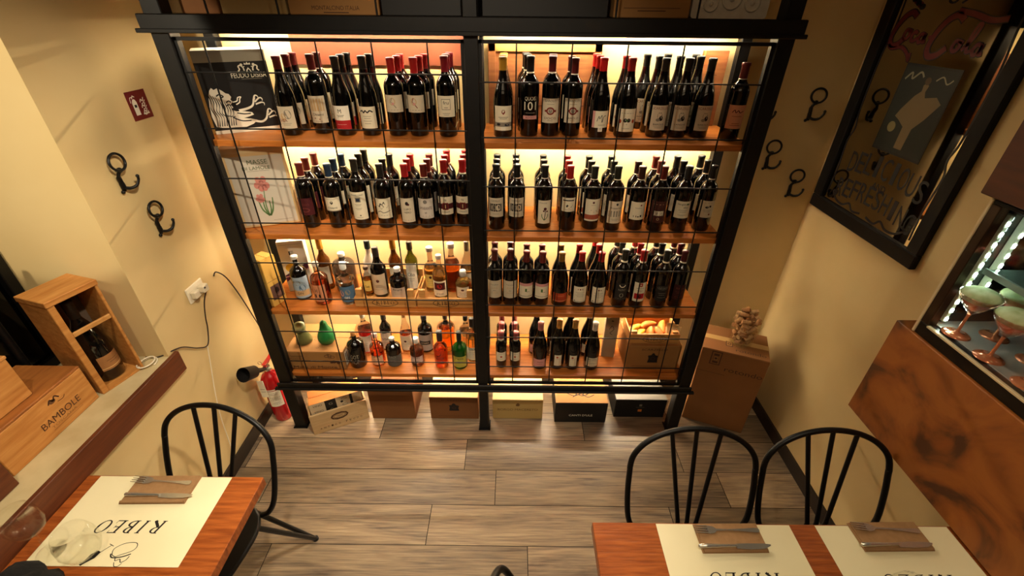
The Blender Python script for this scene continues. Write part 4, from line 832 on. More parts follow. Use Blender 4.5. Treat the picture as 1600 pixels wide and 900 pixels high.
for layer in range(60):
    z=.024+layer*.0035
    if z>.205: break
    for t in range(60):
        R_=.056+ (z/.15)*.020 if z<.15 else .076*math.sqrt(max(0,1-((z-.15)/.07)**2))
        a=rnd.uniform(0,2*PI); d=Vector((rnd.gauss(0,1),rnd.gauss(0,1),rnd.gauss(0,.45))).normalized(); rr=math.sqrt(rnd.random())*max(0,R_-.012)
        p=Vector((rr*math.cos(a),rr*math.sin(a),z))
        ok=True
        for s1 in (-.021,.021):
            e=p+d*s1; rad=math.hypot(e.x,e.y)
            if rad>R_-.011 and z<.165: ok=False
            if e.z<.019: ok=False
        if ok and cork_ok(p,d): placed.append((p,d))
for k,(p,d) in enumerate(placed):
    o=protos[k] if k<4 else protos[k%4].copy()
    if k>=4: COLL.objects.link(o)
    o.location=Vector((JX,JY,JZ))+p; o.rotation_euler=d.to_track_quat('Z','Y').to_euler()
    tag(o,'wine cork in the heap filling the flared glass jar','cork','corks heaped in the glass jar')
# ================================================================ TOP OF THE RACK
i=Ink(); i.text('MONTALCINO ITALIA',.005,.022,.17,.013,KB,1); i.rect(-.04,.006,.05,.009,KB,1)
TZ=2.0925
carton('cardboard_box',-1.045,.07,TZ,.055,.2,.22,0,M_cardl,'pale box at the far left end of the top board','box')
carton('cardboard_box',-.985,.06,TZ,.135,.22,.22,0,M_cardd,'small brown box beside the pale end box on the top board','box')
carton('cardboard_box',-.840,.06,TZ,.235,.24,.24,0,mat('dull_card','#a98a58',.8),'dull beige box in the middle of the top left board','box')
carton('wine_carton',-.595,.055,TZ,.325,.24,.24,0,M_card,'brown carton with a printed place name on the top left board','box',front=i)
def basket(x0,x1,label,mark=False):
    root=thing('black_crate',((x0+x1)/2,.17,TZ+.0005),label,'crate'); w=(x1-x0)/2
    mb=MB(); mb.box(-w,-.11,0,w,-.10,.2,M_black,.002); mb.build('front_board',root)
    mb=MB(); mb.box(-w,.10,0,w,.11,.2,M_black,.002); mb.build('back_board',root)
    for s_ in (-1,1): mb=MB(); mb.box(s_*w-(.01 if s_>0 else 0),-.0995,0,s_*w+(.01 if s_<0 else 0),.0995,.2,M_black,.002); mb.build('side_board',root)
    mb=MB(); mb.box(-w+.011,-.0995,0,w-.011,.0995,.008,M_black); mb.build('bottom_board',root)
basket(-.265,.020,'black crate left of the centre post on the top board'); basket(.095,.545,'wide black crate right of the centre post on the top board')
i=Ink(); i.rect(-.05,.02,.05,.023,KB,1); lines(i,[.03],.2,KB)
carton('wine_carton',.565,.055,TZ,.27,.22,.22,0,M_card,'brown carton beside the white moulded tray on the top board','box',front=i)
root=thing('foam_tray',(.985,.09,TZ+.0005),'white moulded foam tray with round cup holes at the top right','packaging')
MF=mat('white_foam','#d8d2c6',.8,noise=.3,nscale=40,col2='#c9c2b4',bump=.15)
mb=MB(); pts=arc(-.125,.012,.012,PI,1.5*PI,5)+arc(.125,.012,.012,1.5*PI,2*PI,5)+[(.137,.2),(-.137,.2)]
mb.prism(pts,.03,MF,(0,.015,0),(1,0,0),(0,0,1),(0,-1,0)); mb.build('slab',root)
for x,z,r in ((-.072,.045,.026),(0,.062,.036),(.075,.048,.028)):
    mb=MB(); mb.lathe([(r,0),(r*1.0,.004),(r*.82,.005),(r*.7,-.012),(r*.35,-.013),(r*.3,.003),(.001,.004)],MF,(x,-.0155,z),24,axis=(0,-1,0)); mb.build('cup_ring',root)
# reddish rail high on the wall in the top left bay
mb=MB(); mb.box(-.76,.3705,1.90,.03,.377,2.04,mat('red_brown_board','#85452a',.6,noise=.3,nscale=5,col2='#6a3420')); mb.build('back_rail',rack)
# ================================================================ LEFT WALL: sign, hooks, socket, cables
root=thing('fire_sign',(XL+.0015,.037,1.785),'small dark red fire extinguisher sign on the left wall','sign')
mb=MB(); mb.box(-.001,-.052,-.052,.001,.052,.052,mat('sign_red','#6a1012',.5),.0005)
i=Ink(); i.poly([(-.034,-.034),(-.034,.012),(-.030,.020),(-.026,.024),(-.018,.024),(-.014,.020),(-.010,.012),(-.010,-.034)],WH,1); i.line([(-.028,.026),(-.020,.036),(-.012,.030)],.004,WH,1); i.line(smoothpts([(-.022,.03),(-.036,.03),(-.040,.012)]),.003,WH,1); i.rect(-.028,-.006,-.016,.004,K,2)
for z in (-.026,-.006,.014): i.line(smoothpts([(.008,z-.006),(.014,z+.004),(.022,z-.002),(.030,z+.010)]),.004,WH,1); i.line(smoothpts([(.012,z-.012),(.022,z-.010),(.034,z)]),.003,WH,1)
i.rect(.004,-.036,.036,-.031,WH,1)
i.plane(mb,(.001,0,0),(0,1,0),(0,0,1)); mb.build('sign_plate',root)
def hook(loc,rz,label):
    root=thing('coat_hook',loc,label,'hook','black iron coat hooks on the walls',rz)   # wall behind local +Y, sticks out to -Y
    mb=MB(); mb.tube([(.034*math.cos(t*2*PI/28),-.022+.004*math.sin(t*2*PI/28),.030*math.sin(t*2*PI/28)) for t in range(28)],.0048,M_iron,8,closed=True); mb.build('ring',root)
    mb=MB(); mb.sphere((0,-.018,-.030),.010,M_iron,12,8); mb.tube([(0,-.004,-.030),(0,-.020,-.030)],.006,M_iron); mb.tube(smoothpts([(0,-.018,-.030),(-.010,-.012,-.050),(-.006,-.008,-.075),(-.004,-.008,-.100)]),[.006]*7+[.008]*6+[.009]*6,M_iron,8); mb.box(-.012,-.006,-.112,.006,-.0005,-.086,M_iron,.003); mb.sphere((-.014,-.006,-.110),.007,M_iron,10,6); mb.build('bracket',root)
    mb=MB(); mb.tube(smoothpts([(-.004,-.010,-.096),(.012,-.022,-.102),(.030,-.032,-.096),(.040,-.038,-.078),(.040,-.040,-.066)]),[.006]*12+[.005]*13,M_iron,8); mb.sphere((.040,-.040,-.064),.0065,M_iron,10,6); mb.build('hook_arm',root)
hook((XL+.0005,-.202,1.630),PI/2,'black iron coat hook left of and above its neighbour on the left wall')
hook((XL+.0005,-.125,1.416),PI/2,'black iron coat hook nearer the rack on the left wall')
hook((1.590,YB-.0005,1.795),0,'topmost black iron coat hook near the mirror on the back wall')
hook((1.462,YB-.0005,1.565),0,'middle black iron coat hook right of the rack on the back wall')
hook((1.622,YB-.0005,1.425),0,'lowest black iron coat hook right of the rack on the back wall')
hook((1.366,YB-.0005,1.790),0,'black iron coat hook half hidden behind the right rack post')
root=thing('wall_socket',(XL,-.085,.995),'white wall socket with two plugs on the left wall','socket')
mb=MB(); mb.box(0,-.058,-.038,.008,.058,.038,mat('socket_plastic','#e6dcc4',.4),.003); mb.build('face_plate',root)
MP=mat('plug_plastic','#d8cdb4',.4); MPB=mat('plug_black','#14110f',.4)
mb=MB(); mb.box(.008,-.045,-.018,.035,-.012,.018,MP,.004); mb.build('plug',root)
mb=MB(); mb.box(.008,.008,-.018,.040,.045,.018,MP,.004); mb.box(.020,.012,.004,.042,.020,.012,MPB); mb.build('plug',root)
x_=XL+.012
cb=mat('cable_black','#2a1c14',.5); cw=mat('cable_white','#e8dfc8',.5)
mb=MB(); mb.tube(smoothpts([(XL+.030,.026,1.010),(x_+.012,.060,1.012),(x_+.01,.115,.945),(x_,.175,.80),(x_,.225,.60),(x_+.004,.262,.43),(x_+.03,.300,.30),(x_+.12,.31,.32)],8),.0032,cb,8)
tag(mb.build('power_cable'),'dark cable arching from the socket to the wine rack','cable')
mb=MB(); mb.tube(smoothpts([(XL+.030,-.045,.985),(x_+.004,-.075,.93),(x_+.002,-.105,.86),(x_,-.120,.80),(x_,-.160,.735),(x_,-.22,.765),(x_,-.285,.825),(x_-.004,-.330,.848),(x_-.045,-.372,.8435),(x_-.10,-.376,.8435)],8),.0028,cb,8)
tag(mb.build('power_cable'),'dark cable dropping from the socket onto the window ledge','cable')
mb=MB(); mb.tube(smoothpts([(x_,-.165,.73),(x_-.004,-.195,.62),(x_-.004,-.235,.50),(x_-.004,-.27,.36),(x_-.004,-.29,.20),(x_,-.31,.10)],8),.0024,cw,8)
tag(mb.build('thin_cable'),'thin pale cable hanging down the left wall behind the chair','cable')
pts=[]
for k in range(80):
    t=k/79; a=t*2*PI*2.6; r=.016+.014*math.sin(a*.37+1)**2
    pts.append((-1.312+r*1.15*math.cos(a),-.425+r*1.5*math.sin(a)+.02*t,.8445+.0006*k*.25))
mb=MB(); mb.tube(pts,.0026,cw,8); tag(mb.build('coiled_cord'),'white cord loosely coiled on the stone window ledge','cord')
# ================================================================ WINDOW LEDGE CRATES
rz=math.radians(-16.5)   # front of the case faces +X
root=thing('bottle_case',(-1.408,-.492,.8406),'upright open pine case holding one big bottle on the ledge','case',None,rz)
# local: front = +X , width along Y
W2,D2,H2=.082,.072,.405
mb=MB(); mb.box(-D2,-W2,0,D2,-W2+.022,H2,M_crate,.002); mb.build('side_board',root)
mb=MB(); mb.box(-D2,W2-.010,0,D2,W2,H2,M_crate,.002); mb.build('side_board',root)
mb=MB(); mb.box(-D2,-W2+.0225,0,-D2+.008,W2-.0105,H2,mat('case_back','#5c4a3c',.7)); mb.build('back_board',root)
mb=MB(); mb.box(-D2,-W2-.003,H2,D2+.004,W2+.003,H2+.022,M_crate,.002); mb.build('top_board',root)
mb=MB(); mb.box(-D2+.0085,-W2+.0225,0,D2,W2-.0105,.008,M_crate); mb.build('bottom_board',root)
mb=MB(); mb.box(D2-.012,-W2+.0225,.262,D2-.002,W2-.0105,.280,M_cratex,.002); mb.build('neck_slat',root)
root=thing('magnum_bottle',(-1.412,-.486,.8494),'large black bottle with a tan label inside the upright pine case','bottle')
mb=MB(); mb.lathe(prof_burgundy(.050,.355),M_glassdk,seg=32); mb.build('glass_body',root)
mb=MB(); mb.lathe([(.0172,.275),(.0172,.345),(.019,.347),(.019,.356),(.001,.357)],mat('magnum_foil','#2a2018',.35,metal=.5),seg=18); mb.build('capsule',root)
mb=MB(); i=Ink(); i.rect(-.05,.05,.05,.115,paint('#9a6a3c'),0,14); i.rect(-.05,.058,.05,.061,paint('#d8b070'),1,10); lines(i,[.09,.08],.05,KB); mb.T=Matrix.Rotation(PI/2,4,'Z'); i.cyl(mb,.0505); mb.build('label',root)
root=thing('wooden_wine_crate',(-1.485,-.775,.8406),'pine wine crate with burnt lettering lying on the window ledge','crate')
# front faces +X at local x=.115
L2=.172
def wb(n,*a,ik=None,m=M_crate):
    mb=MB(); mb.box(*a,m,.002)
    if ik: ik.plane(mb,(a[3],0,0),(0,1,0),(0,0,1))
    mb.build(n,root)
i=Ink(); i.text('BAMBOLE',.040,.062,.150,.026,KB,1); i.text('TOSCANA',.040,.038,.100,.008,paint('#8a5c30'),1); lines(i,[.026],.12,paint('#8a5c30'),x=.05)
i.line(smoothpts([(.02,.115),(.03,.128),(.04,.118),(.05,.13),(.062,.116)]),.005,KB,1); i.disc(.036,.118,.012,paint('#6a4424'),1,.008); i.line(smoothpts([(.05,.105),(.07,.102),(.08,.11)]),.002,KB,1)
wb('front_board',.103,-L2,0,.115,L2,.150,ik=i)
wb('back_board',-.115,-L2,0,-.103,L2,.150); wb('end_board',-.1025,-L2,0,.1025,-L2+.012,.150); wb('end_board',-.1025,L2-.012,0,.1025,L2,.150)
wb('bottom_board',-.1025,-L2+.0125,0,.1025,L2-.0125,.01); wb('lid_board',-.115,-L2,.1505,.115,L2,.160,m=mat('crate_lid_wood','#a5672c',.6,noise=.25,nscale=5,stretch=(10,1.4,14),col2='#80481c'))
root=thing('wooden_block_box',(-1.475,-.815,1.0025),'small pine box resting on the lettered crate at the left edge','box')
mb=MB(); mb.box(-.07,-.07,0,.07,.07,.155,M_crate,.002); mb.build('box_body',root); mb=MB(); mb.box(-.073,-.073,.1555,.073,.073,.167,M_crate,.002); mb.build('lid',root)
root=thing('dark_wine_crate',(-1.43,-1.16,.8406),'dark stained crate end at the left edge of the window ledge','crate')
mb=MB(); mb.box(-.13,-.19,0,.10,.19,.12,M_fascia,.003); mb.build('crate_body',root); mb=MB(); mb.box(-.13,-.19,.1205,.10,.19,.132,M_fascia,.002); mb.build('lid',root)
# ================================================================ FIRE EXTINGUISHER
RX=mat('extinguisher_red','#b01218',.25,coat=.6)
root=thing('fire_extinguisher',(-1.170,.062,.0006),'red fire extinguisher standing in the left corner by the rack','extinguisher')
mb=MB(); mb.lathe([(.046,0),(.052,.004),(.054,.02),(.054,.30),(.050,.325),(.038,.345),(.020,.358),(.016,.37)],RX,seg=30); mb.build('cylinder',root)
mb=MB(); i=Ink(); i.rect(-.038,.13,.038,.25,WH,0,12); lines(i,[.235,.225,.20,.19,.18,.16,.15],.055,K); i.rect(-.038,.255,.038,.262,WH,1,8); mb.T=Matrix.Rotation(.35,4,'Z'); i.cyl(mb,.0548); mb.build('label',root)
mb=MB(); mb.lathe([(.017,.37),(.018,.375),(.018,.40),(.012,.405),(.012,.42)],M_steel,seg=16); mb.sphere((.020,-.006,.388),.010,WH,10,6); mb.build('valve',root)
mb=MB(); mb.box(-.012,-.020,.418,.012,.085,.424,RX,.002); mb.build('lever',root)
mb=MB(); mb.T=Matrix.Translation((0,0,.405))@Matrix.Rotation(math.radians(14),4,'X'); mb.box(-.011,-.015,0,.011,.085,.006,RX,.002); mb.build('handle',root)
mb=MB(); mb.tube(arc(-.022,.42,.010,0,2*PI,14)[:-1] and [(-.022+.010*math.cos(a*2*PI/14),-.012,.43+.010*math.sin(a*2*PI/14)) for a in range(14)],.0015,M_steel,6,closed=True); mb.build('pull_ring',root)
mb=MB(); mb.tube([(0,-.012,.392),(-.006,-.040,.405),(-.014,-.060,.418)],[.010,.012,.016],M_black,14); mb.tube([(-.014,-.060,.418),(-.020,-.078,.428),(-.030,-.150,.470)],[.018,.034,.040],M_black,18,caps=False); mb.build('horn',root)
mb=MB(); mb.box(-.040,-.066,.22,-.004,-.064,.345,WH); mb.box(-.034,-.0665,.26,-.010,-.066,.262,K); mb.box(-.034,-.0665,.28,-.010,-.066,.282,K); mb.tube([(-.02,-.065,.345),(-.01,-.02,.39)],.001,WH,5); mb.build('tag',root)
# ================================================================ MIRROR
root=thing('advertising_mirror',(XR-.0005,0,0),'large dark-framed advertising mirror with script lettering on the right wall','mirror')
M_mir=mat('mirror_glass','#a8a091',.03,metal=1)
MX=-.027   # frame face (local x)
y0,y1,z0,z1=-.345,.335,1.292,2.42; f_=.058
MD=mat('mirror_frame_wood','#070504',.6,spec=.25,noise=.2,nscale=20,col2='#0c0806')
for nm,a in (('frame_rail',(y0,z0,y1,z0+f_)),('frame_rail',(y0,z1-f_,y1,z1)),('frame_rail',(y0,z0+f_,y0+f_,z1-f_)),('frame_rail',(y1-f_,z0+f_,y1,z1-f_))):
    mb=MB(); mb.box(MX,a[0],a[1],0,a[2],a[3],MD,.004); mb.build(nm,root)
mb=MB(); mb.box(-.012,y0+f_-.004,z0+f_-.004,-.001,y1-f_+.004,z1-f_+.004,M_mir)
i=Ink(); DK=paint('#0a0807',.6); NVY=paint('#24242c',.6); CRD=paint('#5c1014',.6); BRN=paint('#3a2a1c',.5); CRM=paint('#8a8058',.5)
# u runs towards -Y ; u = -y
U0,U1=-(y1-f_),-(y0+f_)
i.rect(-.105,1.635,.150,1.955,DK,1); i.rect(-.097,1.643,.142,1.947,paint('#161b14',.6),2)
# generic figure of a person in a pale dress inside the picture
i.poly([(.005,1.66),(.045,1.66),(.050,1.74),(.085,1.78),(.125,1.84),(.095,1.86),(.045,1.85),(.035,1.87),(.040,1.89),(.028,1.90),(.015,1.89),(.018,1.87),(-.005,1.85),(-.040,1.80),(-.055,1.77),(-.030,1.76),(.005,1.74)],paint('#6e5c3c',.6),3)
i.disc(-.05,1.73,.020,paint('#7a7048',.6),3); i.disc(.028,1.905,.013,paint('#4a3820',.6),4)
i.line(smoothpts([(-.085,1.90),(-.06,1.925),(-.05,1.905),(-.02,1.93),(0,1.915)]),.007,paint('#8a8468',.5),3); i.line(smoothpts([(.06,1.91),(.085,1.925),(.11,1.905),(.13,1.92)]),.005,paint('#8a8468',.5),3)
def arch_text(t,zc,h,w,bend,m1,m2,lay):
    n=len(t)
    for k,ch in enumerate(t):
        if ch==' ': continue
        u=(k+.5)/n-.5; z=zc+bend*(1-4*u*u)
        cwid=w/n*.84*(.5 if ch=='I' else 1)
        i.text(ch,.022+u*w,z,cwid*1.04,h*1.1,m1,lay)
arch_text('DELICIOUS',1.545,.080,.44,.030,DK,NVY,1)
i.text('AND',.022,1.500,.075,.028,DK,1)
arch_text('REFRESHING',1.425,.074,.47,.030,DK,NVY,1)
# red script: two big capital swashes and small letters
def sc(pts,w,dx=0,dz=0,s=1):
    P_=smoothpts([(dx+a*s,dz+b*s) for a,b in pts]); i.line(P_,w*1.45,DK,1); i.line(P_,w,CRD,2)
C_=[(.085,.085),(.060,.098),(.030,.085),(.005,.050),(-.005,.010),(.010,-.015),(.040,-.010),(.065,.012)]
o_=[(.020,.030),(.006,.030),(0,.012),(.008,0),(.022,.004),(.028,.020),(.020,.030),(.036,.026)]
c_=[(.026,.024),(.014,.030),(.002,.018),(.006,.002),(.020,0),(.034,.010)]
a_=[(.026,.026),(.010,.028),(.002,.012),(.010,0),(.022,.008),(.028,.028),(.026,.004),(.038,.006)]
l_=[(0,.004),(.020,.030),(.030,.065),(.020,.066),(.012,.030),(.018,.002),(.034,.006)]
ZS_=2.03
sc(C_,.018,-.242,ZS_-.01); sc(o_,.011,-.185,ZS_); sc(c_,.011,-.145,ZS_-.004); sc(a_,.011,-.108,ZS_-.008)
i.line([(-.062,ZS_+.010),(-.046,ZS_+.014)],.012,CRD,2)
sc(C_,.020,-.040,ZS_-.030,1.15); sc(o_,.012,.058,ZS_-.024); sc(l_,.011,.098,ZS_-.024,1.2); sc(a_,.012,.140,ZS_-.030,1.1)
sc([(-.245,ZS_-.022),(-.22,ZS_-.034),(-.17,ZS_-.028),(-.13,ZS_-.048),(-.112,ZS_-.070),(-.118,ZS_-.045)],.012)
sc([(.02,ZS_+.095),(.09,ZS_+.085),(.16,ZS_+.070),(.215,ZS_+.075)],.016)
for s_ in (-1,1):
    uc=(U0+U1)/2; e=(U1-U0)/2-.018
    i.line(smoothpts([(uc+s_*e,1.38),(uc+s_*(e-.006),1.50),(uc+s_*(e+.004),1.62),(uc+s_*(e-.014),1.68),(uc+s_*(e),1.75),(uc+s_*(e+.004),1.95),(uc+s_*(e-.012),2.10),(uc+s_*(e+.002),2.3)]),.008,DK,1)
    i.line(smoothpts([(uc+s_*.02,1.370),(uc+s_*.07,1.362),(uc+s_*.10,1.385),(uc+s_*.14,1.366),(uc+s_*.19,1.372),(uc+s_*.225,1.40),(uc+s_*.20,1.408),(uc+s_*.205,1.388)]),.009,DK,1)
for k in range(5): i.disc(-.20+.012*k,2.16-.006*k,.014,CRD if k%2 else DK,1,.010)
i.text('89',-.0,2.17,.09,.05,NVY,1)
i.plane(mb,(-.0122,0,0),(0,-1,0),(0,0,1),.0005); mb.build('mirror_pane',root)
# ================================================================ BAR COUNTER + DISPLAY CASE
def marbled():
    m=bpy.data.materials.new('burl_brown_panel'); m.use_nodes=True; nt=m.node_tree; b=nt.nodes['Principled BSDF']; N=nt.nodes.new; L=nt.links.new
    tc=N('ShaderNodeTexCoord'); n=N('ShaderNodeTexNoise'); n.inputs['Scale'].default_value=3.2; n.inputs['Detail'].default_value=5; n.inputs['Distortion'].default_value=2.4; L(tc.outputs['Object'],n.inputs[0])
    r=N('ShaderNodeValToRGB'); e=r.color_ramp.elements; e[0].position=.33; e[0].color=(*lin('#4a260c'),1); e[1].position=.60; e[1].color=(*lin('#96561c'),1); k=e.new(.42); k.color=(*lin('#7a4212'),1); k=e.new(.5); k.color=(*lin('#8a4c16'),1)
    L(n.outputs[0],r.inputs[0]); L(r.outputs[0],b.inputs['Base Color']); b.inputs['Roughness'].default_value=.5; return m
M_burl=marbled()
root=thing('bar_counter',(0,0,0),'brown marbled bar counter front on the right wall','counter')
mb=MB(); mb.box(1.59,-3.4,.757,XR-.001,-.522,1.188,M_burl,.003); mb.build('front_panel',root)
mb=MB(); mb.box(1.59,-3.4,1.0195,2.55,-.565,1.1875,M_burl) if False else mb.box(XR+.001,-3.4,1.03,2.55,-.57,1.188,M_burl,.003); mb.build('counter_top',root)
mb=MB(); mb.box(1.585,-3.4,1.672,1.80,-.552,2.6,mat('bulkhead_wood','#5a2a10',.55,noise=.25,nscale=5,stretch=(8,1,8),col2='#43200c'),.003); struct(mb,'trim_4')
root=thing('display_case',(0,0,1.1885),'glass-fronted refrigerated display case with cool lights above the counter','display case')
MK=mat('case_black','#0c0c0d',.3,metal=.4); MCH=mat('case_chrome','#dcc8a0',.35,metal=.25); MBZ=mat('case_bronze','#3a2c22',.35,metal=.7)
X0,X1,Y0,Y1,H3=1.600,2.20,-2.4,-.590,.478
mb=MB(); mb.box(X0,Y0,0,X1,Y1,.046,MK,.002); mb.build('base_rail',root)
mb=MB(); mb.box(X0,Y0,H3-.012,X1,Y1,H3,MK,.002); mb.build('top_rail',root)
mb=MB(); mb.box(X0-.001,Y1-.030,.0465,X0+.03,Y1,H3-.0125,MBZ,.002); mb.box(X0-.003,Y1,.0,X0+.012,Y1+.010,H3,MCH,.002); mb.build('front_post',root)
mb=MB(); mb.box(X0+.001,Y0,.0465,X0+.006,Y1-.0305,H3-.0125,thin_glass('case_pane',.25,4,.05)); mb.build('glass_pane',root)
mb=MB(); mb.box(X0+.0305,Y1-.006,.0465,X1-.02,Y1,H3-.0125,mat('case_side_mirror','#555a5c',.12,metal=1)); mb.build('side_panel',root)
mb=MB(); mb.box(X1-.02,Y0,.0465,X1,Y1,H3-.0125,mat('case_back_dark','#6a6660',.25,metal=.7)); mb.build('back_panel',root)
mb=MB(); mb.box(X0+.0305,Y0,.0467,X1-.021,Y1-.007,.050,mat('case_steel_floor','#b8b8b2',.3,metal=.4)); mb.build('floor_plate',root)
mb=MB(); mb.box(X0-.002,Y0,.040,X0+.010,Y1-.030,.047,MCH,.001); mb.build('lower_trim',root)
LEDC=mat('case_led','#dff4e4',.5,emit=40)
for x,za,zb in ((X0+.045,.06,.44),(X0+.105,.16,.43)):  # second, shorter strip is added as the first one's reflection
    mb=MB(); mb.box(x,Y1-.026,za,x+.014,Y1-.0065,zb,mat('led_lens','#dde6cc',.4),.002); ls=mb.build('strip_and_reflection',root); mb=MB()
    z=za+.012
    while z<zb-.01: mb.box(x+.003,Y1-.0285,z-.006,x+.011,Y1-.0262,z+.006,LEDC); z+=.034
    mb.build('diodes_and_reflection',ls)
mb=MB(); mb.box(X0+.060,Y0,.262,X1-.025,Y1-.04,.268,mat('shelf_glass','#bfe0d4',.03,trans=.9,ior=1.2,coat=.5)); mb.box(X0+.052,Y0,.256,X0+.060,Y1-.04,.274,mat('shelf_edge','#9fb8b0',.2,metal=.5)); mb.build('glass_shelf',root)
MCU=mat('copper_tint_glass','#e08a60',.12,metal=.5,coat=.6); MBW=thin_glass('goblet_glass',.6,2.5,.10,(1,.86,.76)); MGI=mat('pistachio_scoop','#d2deb4',.6,noise=.25,nscale=30,col2='#93a866',bump=.3)
def goblet(x,y,label,s=1.0):
    root=thing('dessert_goblet',(x,y,1.1885+.0502),label,'goblet','dessert goblets in the display case')
    mb=MB(); mb.lathe([(.038*s,0),(.038*s,.002),(.030*s,.005),(.008*s,.008),(.0045*s,.014),(.004*s,.070),(.006*s,.080)],MCU,seg=28); mb.build('foot_and_stem',root)
    mb=MB(); mb.lathe([(.006*s,.080),(.022*s,.098),(.045*s,.130),(.054*s,.150),(.0525*s,.150),(.043*s,.130),(.020*s,.099),(.001,.092)],MBW,seg=28); mb.build('bowl',root)
    mb=MB(); mb.lathe([(.001,.0995),(.019*s,.1005),(.038*s,.1285),(.001,.129)],mat('copper_syrup','#c8622e',.3,coat=.5),seg=28); mb.build('syrup',root)
    mb=MB(); mb.lathe([(.001,.1295),(.040*s,.1298),(.0500*s,.148),(.048*s,.155),(.036*s,.163),(.020*s,.168),(.010*s,.169),(.001,.170)],MGI,seg=28); mb.build('filling',root)
for k,(x,y,l) in enumerate([(1.652,-.668,'copper-tinted goblet of pale green dessert nearest the corner post'),(1.655,-.783,'copper-tinted goblet second from the corner post at the front'),(1.660,-.900,'copper-tinted goblet third from the corner post at the front'),
   (1.765,-.680,'copper-tinted goblet in the back row behind the nearest one'),(1.770,-.800,'copper-tinted goblet in the back row behind the second one')]): goblet(x,y,l)
# ================================================================ TABLES
def table(name,x0,x1,y0,y1,label,cols):
    root=thing(name,((x0+x1)/2,(y0+y1)/2,0),label,'table'); w,d=(x1-x0)/2,(y1-y0)/2
    mb=MB(); mb.box(-w,-d,.712,w,d,.7495,M_table,.002); mb.build('tabletop',root)
    for c in cols:
        mb=MB(); mb.tube([(c,0,.02),(c,0,.69)],.034,M_iron,16); mb.build('pedestal',root)
        mb=MB(); mb.box(c-.155,-.030,.0008,c+.155,.030,.018,M_iron,.004); mb.box(c-.03,-.22,.0008,c+.03,.22,.017,M_iron,.004); mb.build('base',root)
        mb=MB(); mb.box(c-.22,-.025,.690,c+.22,.025,.7115,M_iron,.003); mb.box(c-.025,-.24,.691,c+.025,.24,.7115,M_iron,.003); mb.build('top_bracket',root)
table('dining_table',-1.236,-.634,-1.52,-.876,'small oak-topped dining table set for one against the left wall',[0])
table('dining_table',.474,1.728,-1.66,-1.022,'long oak-topped dining table with two place settings on the right',[-.36,.36])
def mat_ink(dv=0):
    i=Ink()
    # diner on the far side: u = -X, v = -Y
    ribeo(i,0,.174,.205,.040,M_ink,1,shear=.30)
    k0=len(i.items)
    i.poly([(.018,.240),(.026,.236),(.036,.246),(.040,.262),(.046,.272),(.040,.276),(.034,.268),(.022,.256)],M_ink,1); i.line([(.020,.242),(.006,.222)],.0015,M_ink,1); i.line([(.012,.218),(.000,.224)],.0015,M_ink,1)
    P1=smoothpts([(-.020,.252),(-.010,.246),(-.006,.230),(-.022,.216),(-.044,.214),(-.052,.224),(-.048,.236),(-.030,.246),(-.020,.252)]); i.line(P1,.0016,M_ink,1)
    i.line(smoothpts([(-.006,.244),(-.014,.254),(-.034,.252),(-.050,.244)]),.0030,M_ink,1)
    i.line(smoothpts([(-.022,.254),(-.026,.262),(-.034,.258),(-.040,.266),(-.048,.260),(-.050,.250)]),.0018,M_ink,1)
    i.line(smoothpts([(-.026,.266),(-.032,.276),(-.040,.276),(-.044,.268)]),.0014,M_ink,1)
    for q in range(k0,len(i.items)):
        vs,fs,m,l=i.items[q]; i.items[q]=([(a*1.35+.004,.222+(b-.214)*1.08) for a,b in vs],fs,m,l)
    i.items=[([(a,b+dv) for a,b in vs],fs,m,l) for vs,fs,m,l in i.items]
    return i
def placemat(x0,x1,y1,label,dv=0,skew=0):
    d=.290; root_m=MB(); w=(x1-x0)/2
    root_m.box(-w,-d,0,w,0,.0006,M_paper); mat_ink(dv).plane(root_m,(0,0,.0006),(-1,0,0),(0,-1,0),.0003)
    o=root_m.build('paper_placemat'); o.location=((x0+x1)/2,y1,.7500); o.rotation_euler=(0,0,skew); tag(o,label,'placemat'); return o
placemat(-1.190,-.740,-.880,'cream paper placemat on the left table',0)
placemat(.673,1.092,-1.026,'cream paper placemat at the left end of the long table',-.013)
placemat(1.172,1.587,-1.026,'cream paper placemat at the wall end of the long table',-.013)
def napkin(cx,cy,w,d,rz,label):
    root=thing('folded_napkin',(cx,cy,.7512),label,'napkin',None,rz)
    for k in range(3):
        mb=MB(); e=.003*k; mb.box(-w/2+e,-d/2+e*.6,.0032*k,w/2-e*.4,d/2-e*.3,.0032*k+.0028,M_kraft,.0012); mb.build('fold_layer',root)
    mb=MB(); mb.tube([(-w/2+.004,-d/2+.005,.0055),(w/2-.006,-d/2+.005,.0055)],.0048,M_kraft,10); mb.build('rolled_edge',root)
def fork(cx,cy,rz,label):
    root=MB(); t=.0022
    P_=[(-.028,.0035),(-.005,.0022),(.02,.0022),(.06,.0045),(.095,.0075),(.103,.006),(.105,0),(.103,-.006),(.095,-.0075),(.06,-.0045),(.02,-.0022),(-.005,-.0022),(-.028,-.0035)]
    root.prism(P_,t,M_steel,(0,0,.002)); root.prism([(-.028,-.0035),(-.034,-.009),(-.044,-.012),(-.055,-.0125),(-.055,.0125),(-.044,.012),(-.034,.009),(-.028,.0035)][::-1],t,M_steel,(0,0,.002))
    for k in range(4):
        y=-.0102+k*.0068; root.prism([(-.098,y-.0006),(-.055,y-.0021),(-.055,y+.0021),(-.098,y+.0006)],t,M_steel,(0,0,.002),(1,0,-.04))
    o=root.build('fork'); o.location=(cx,cy,.7600); o.rotation_euler=(0,0,rz); tag(o,label,'fork')
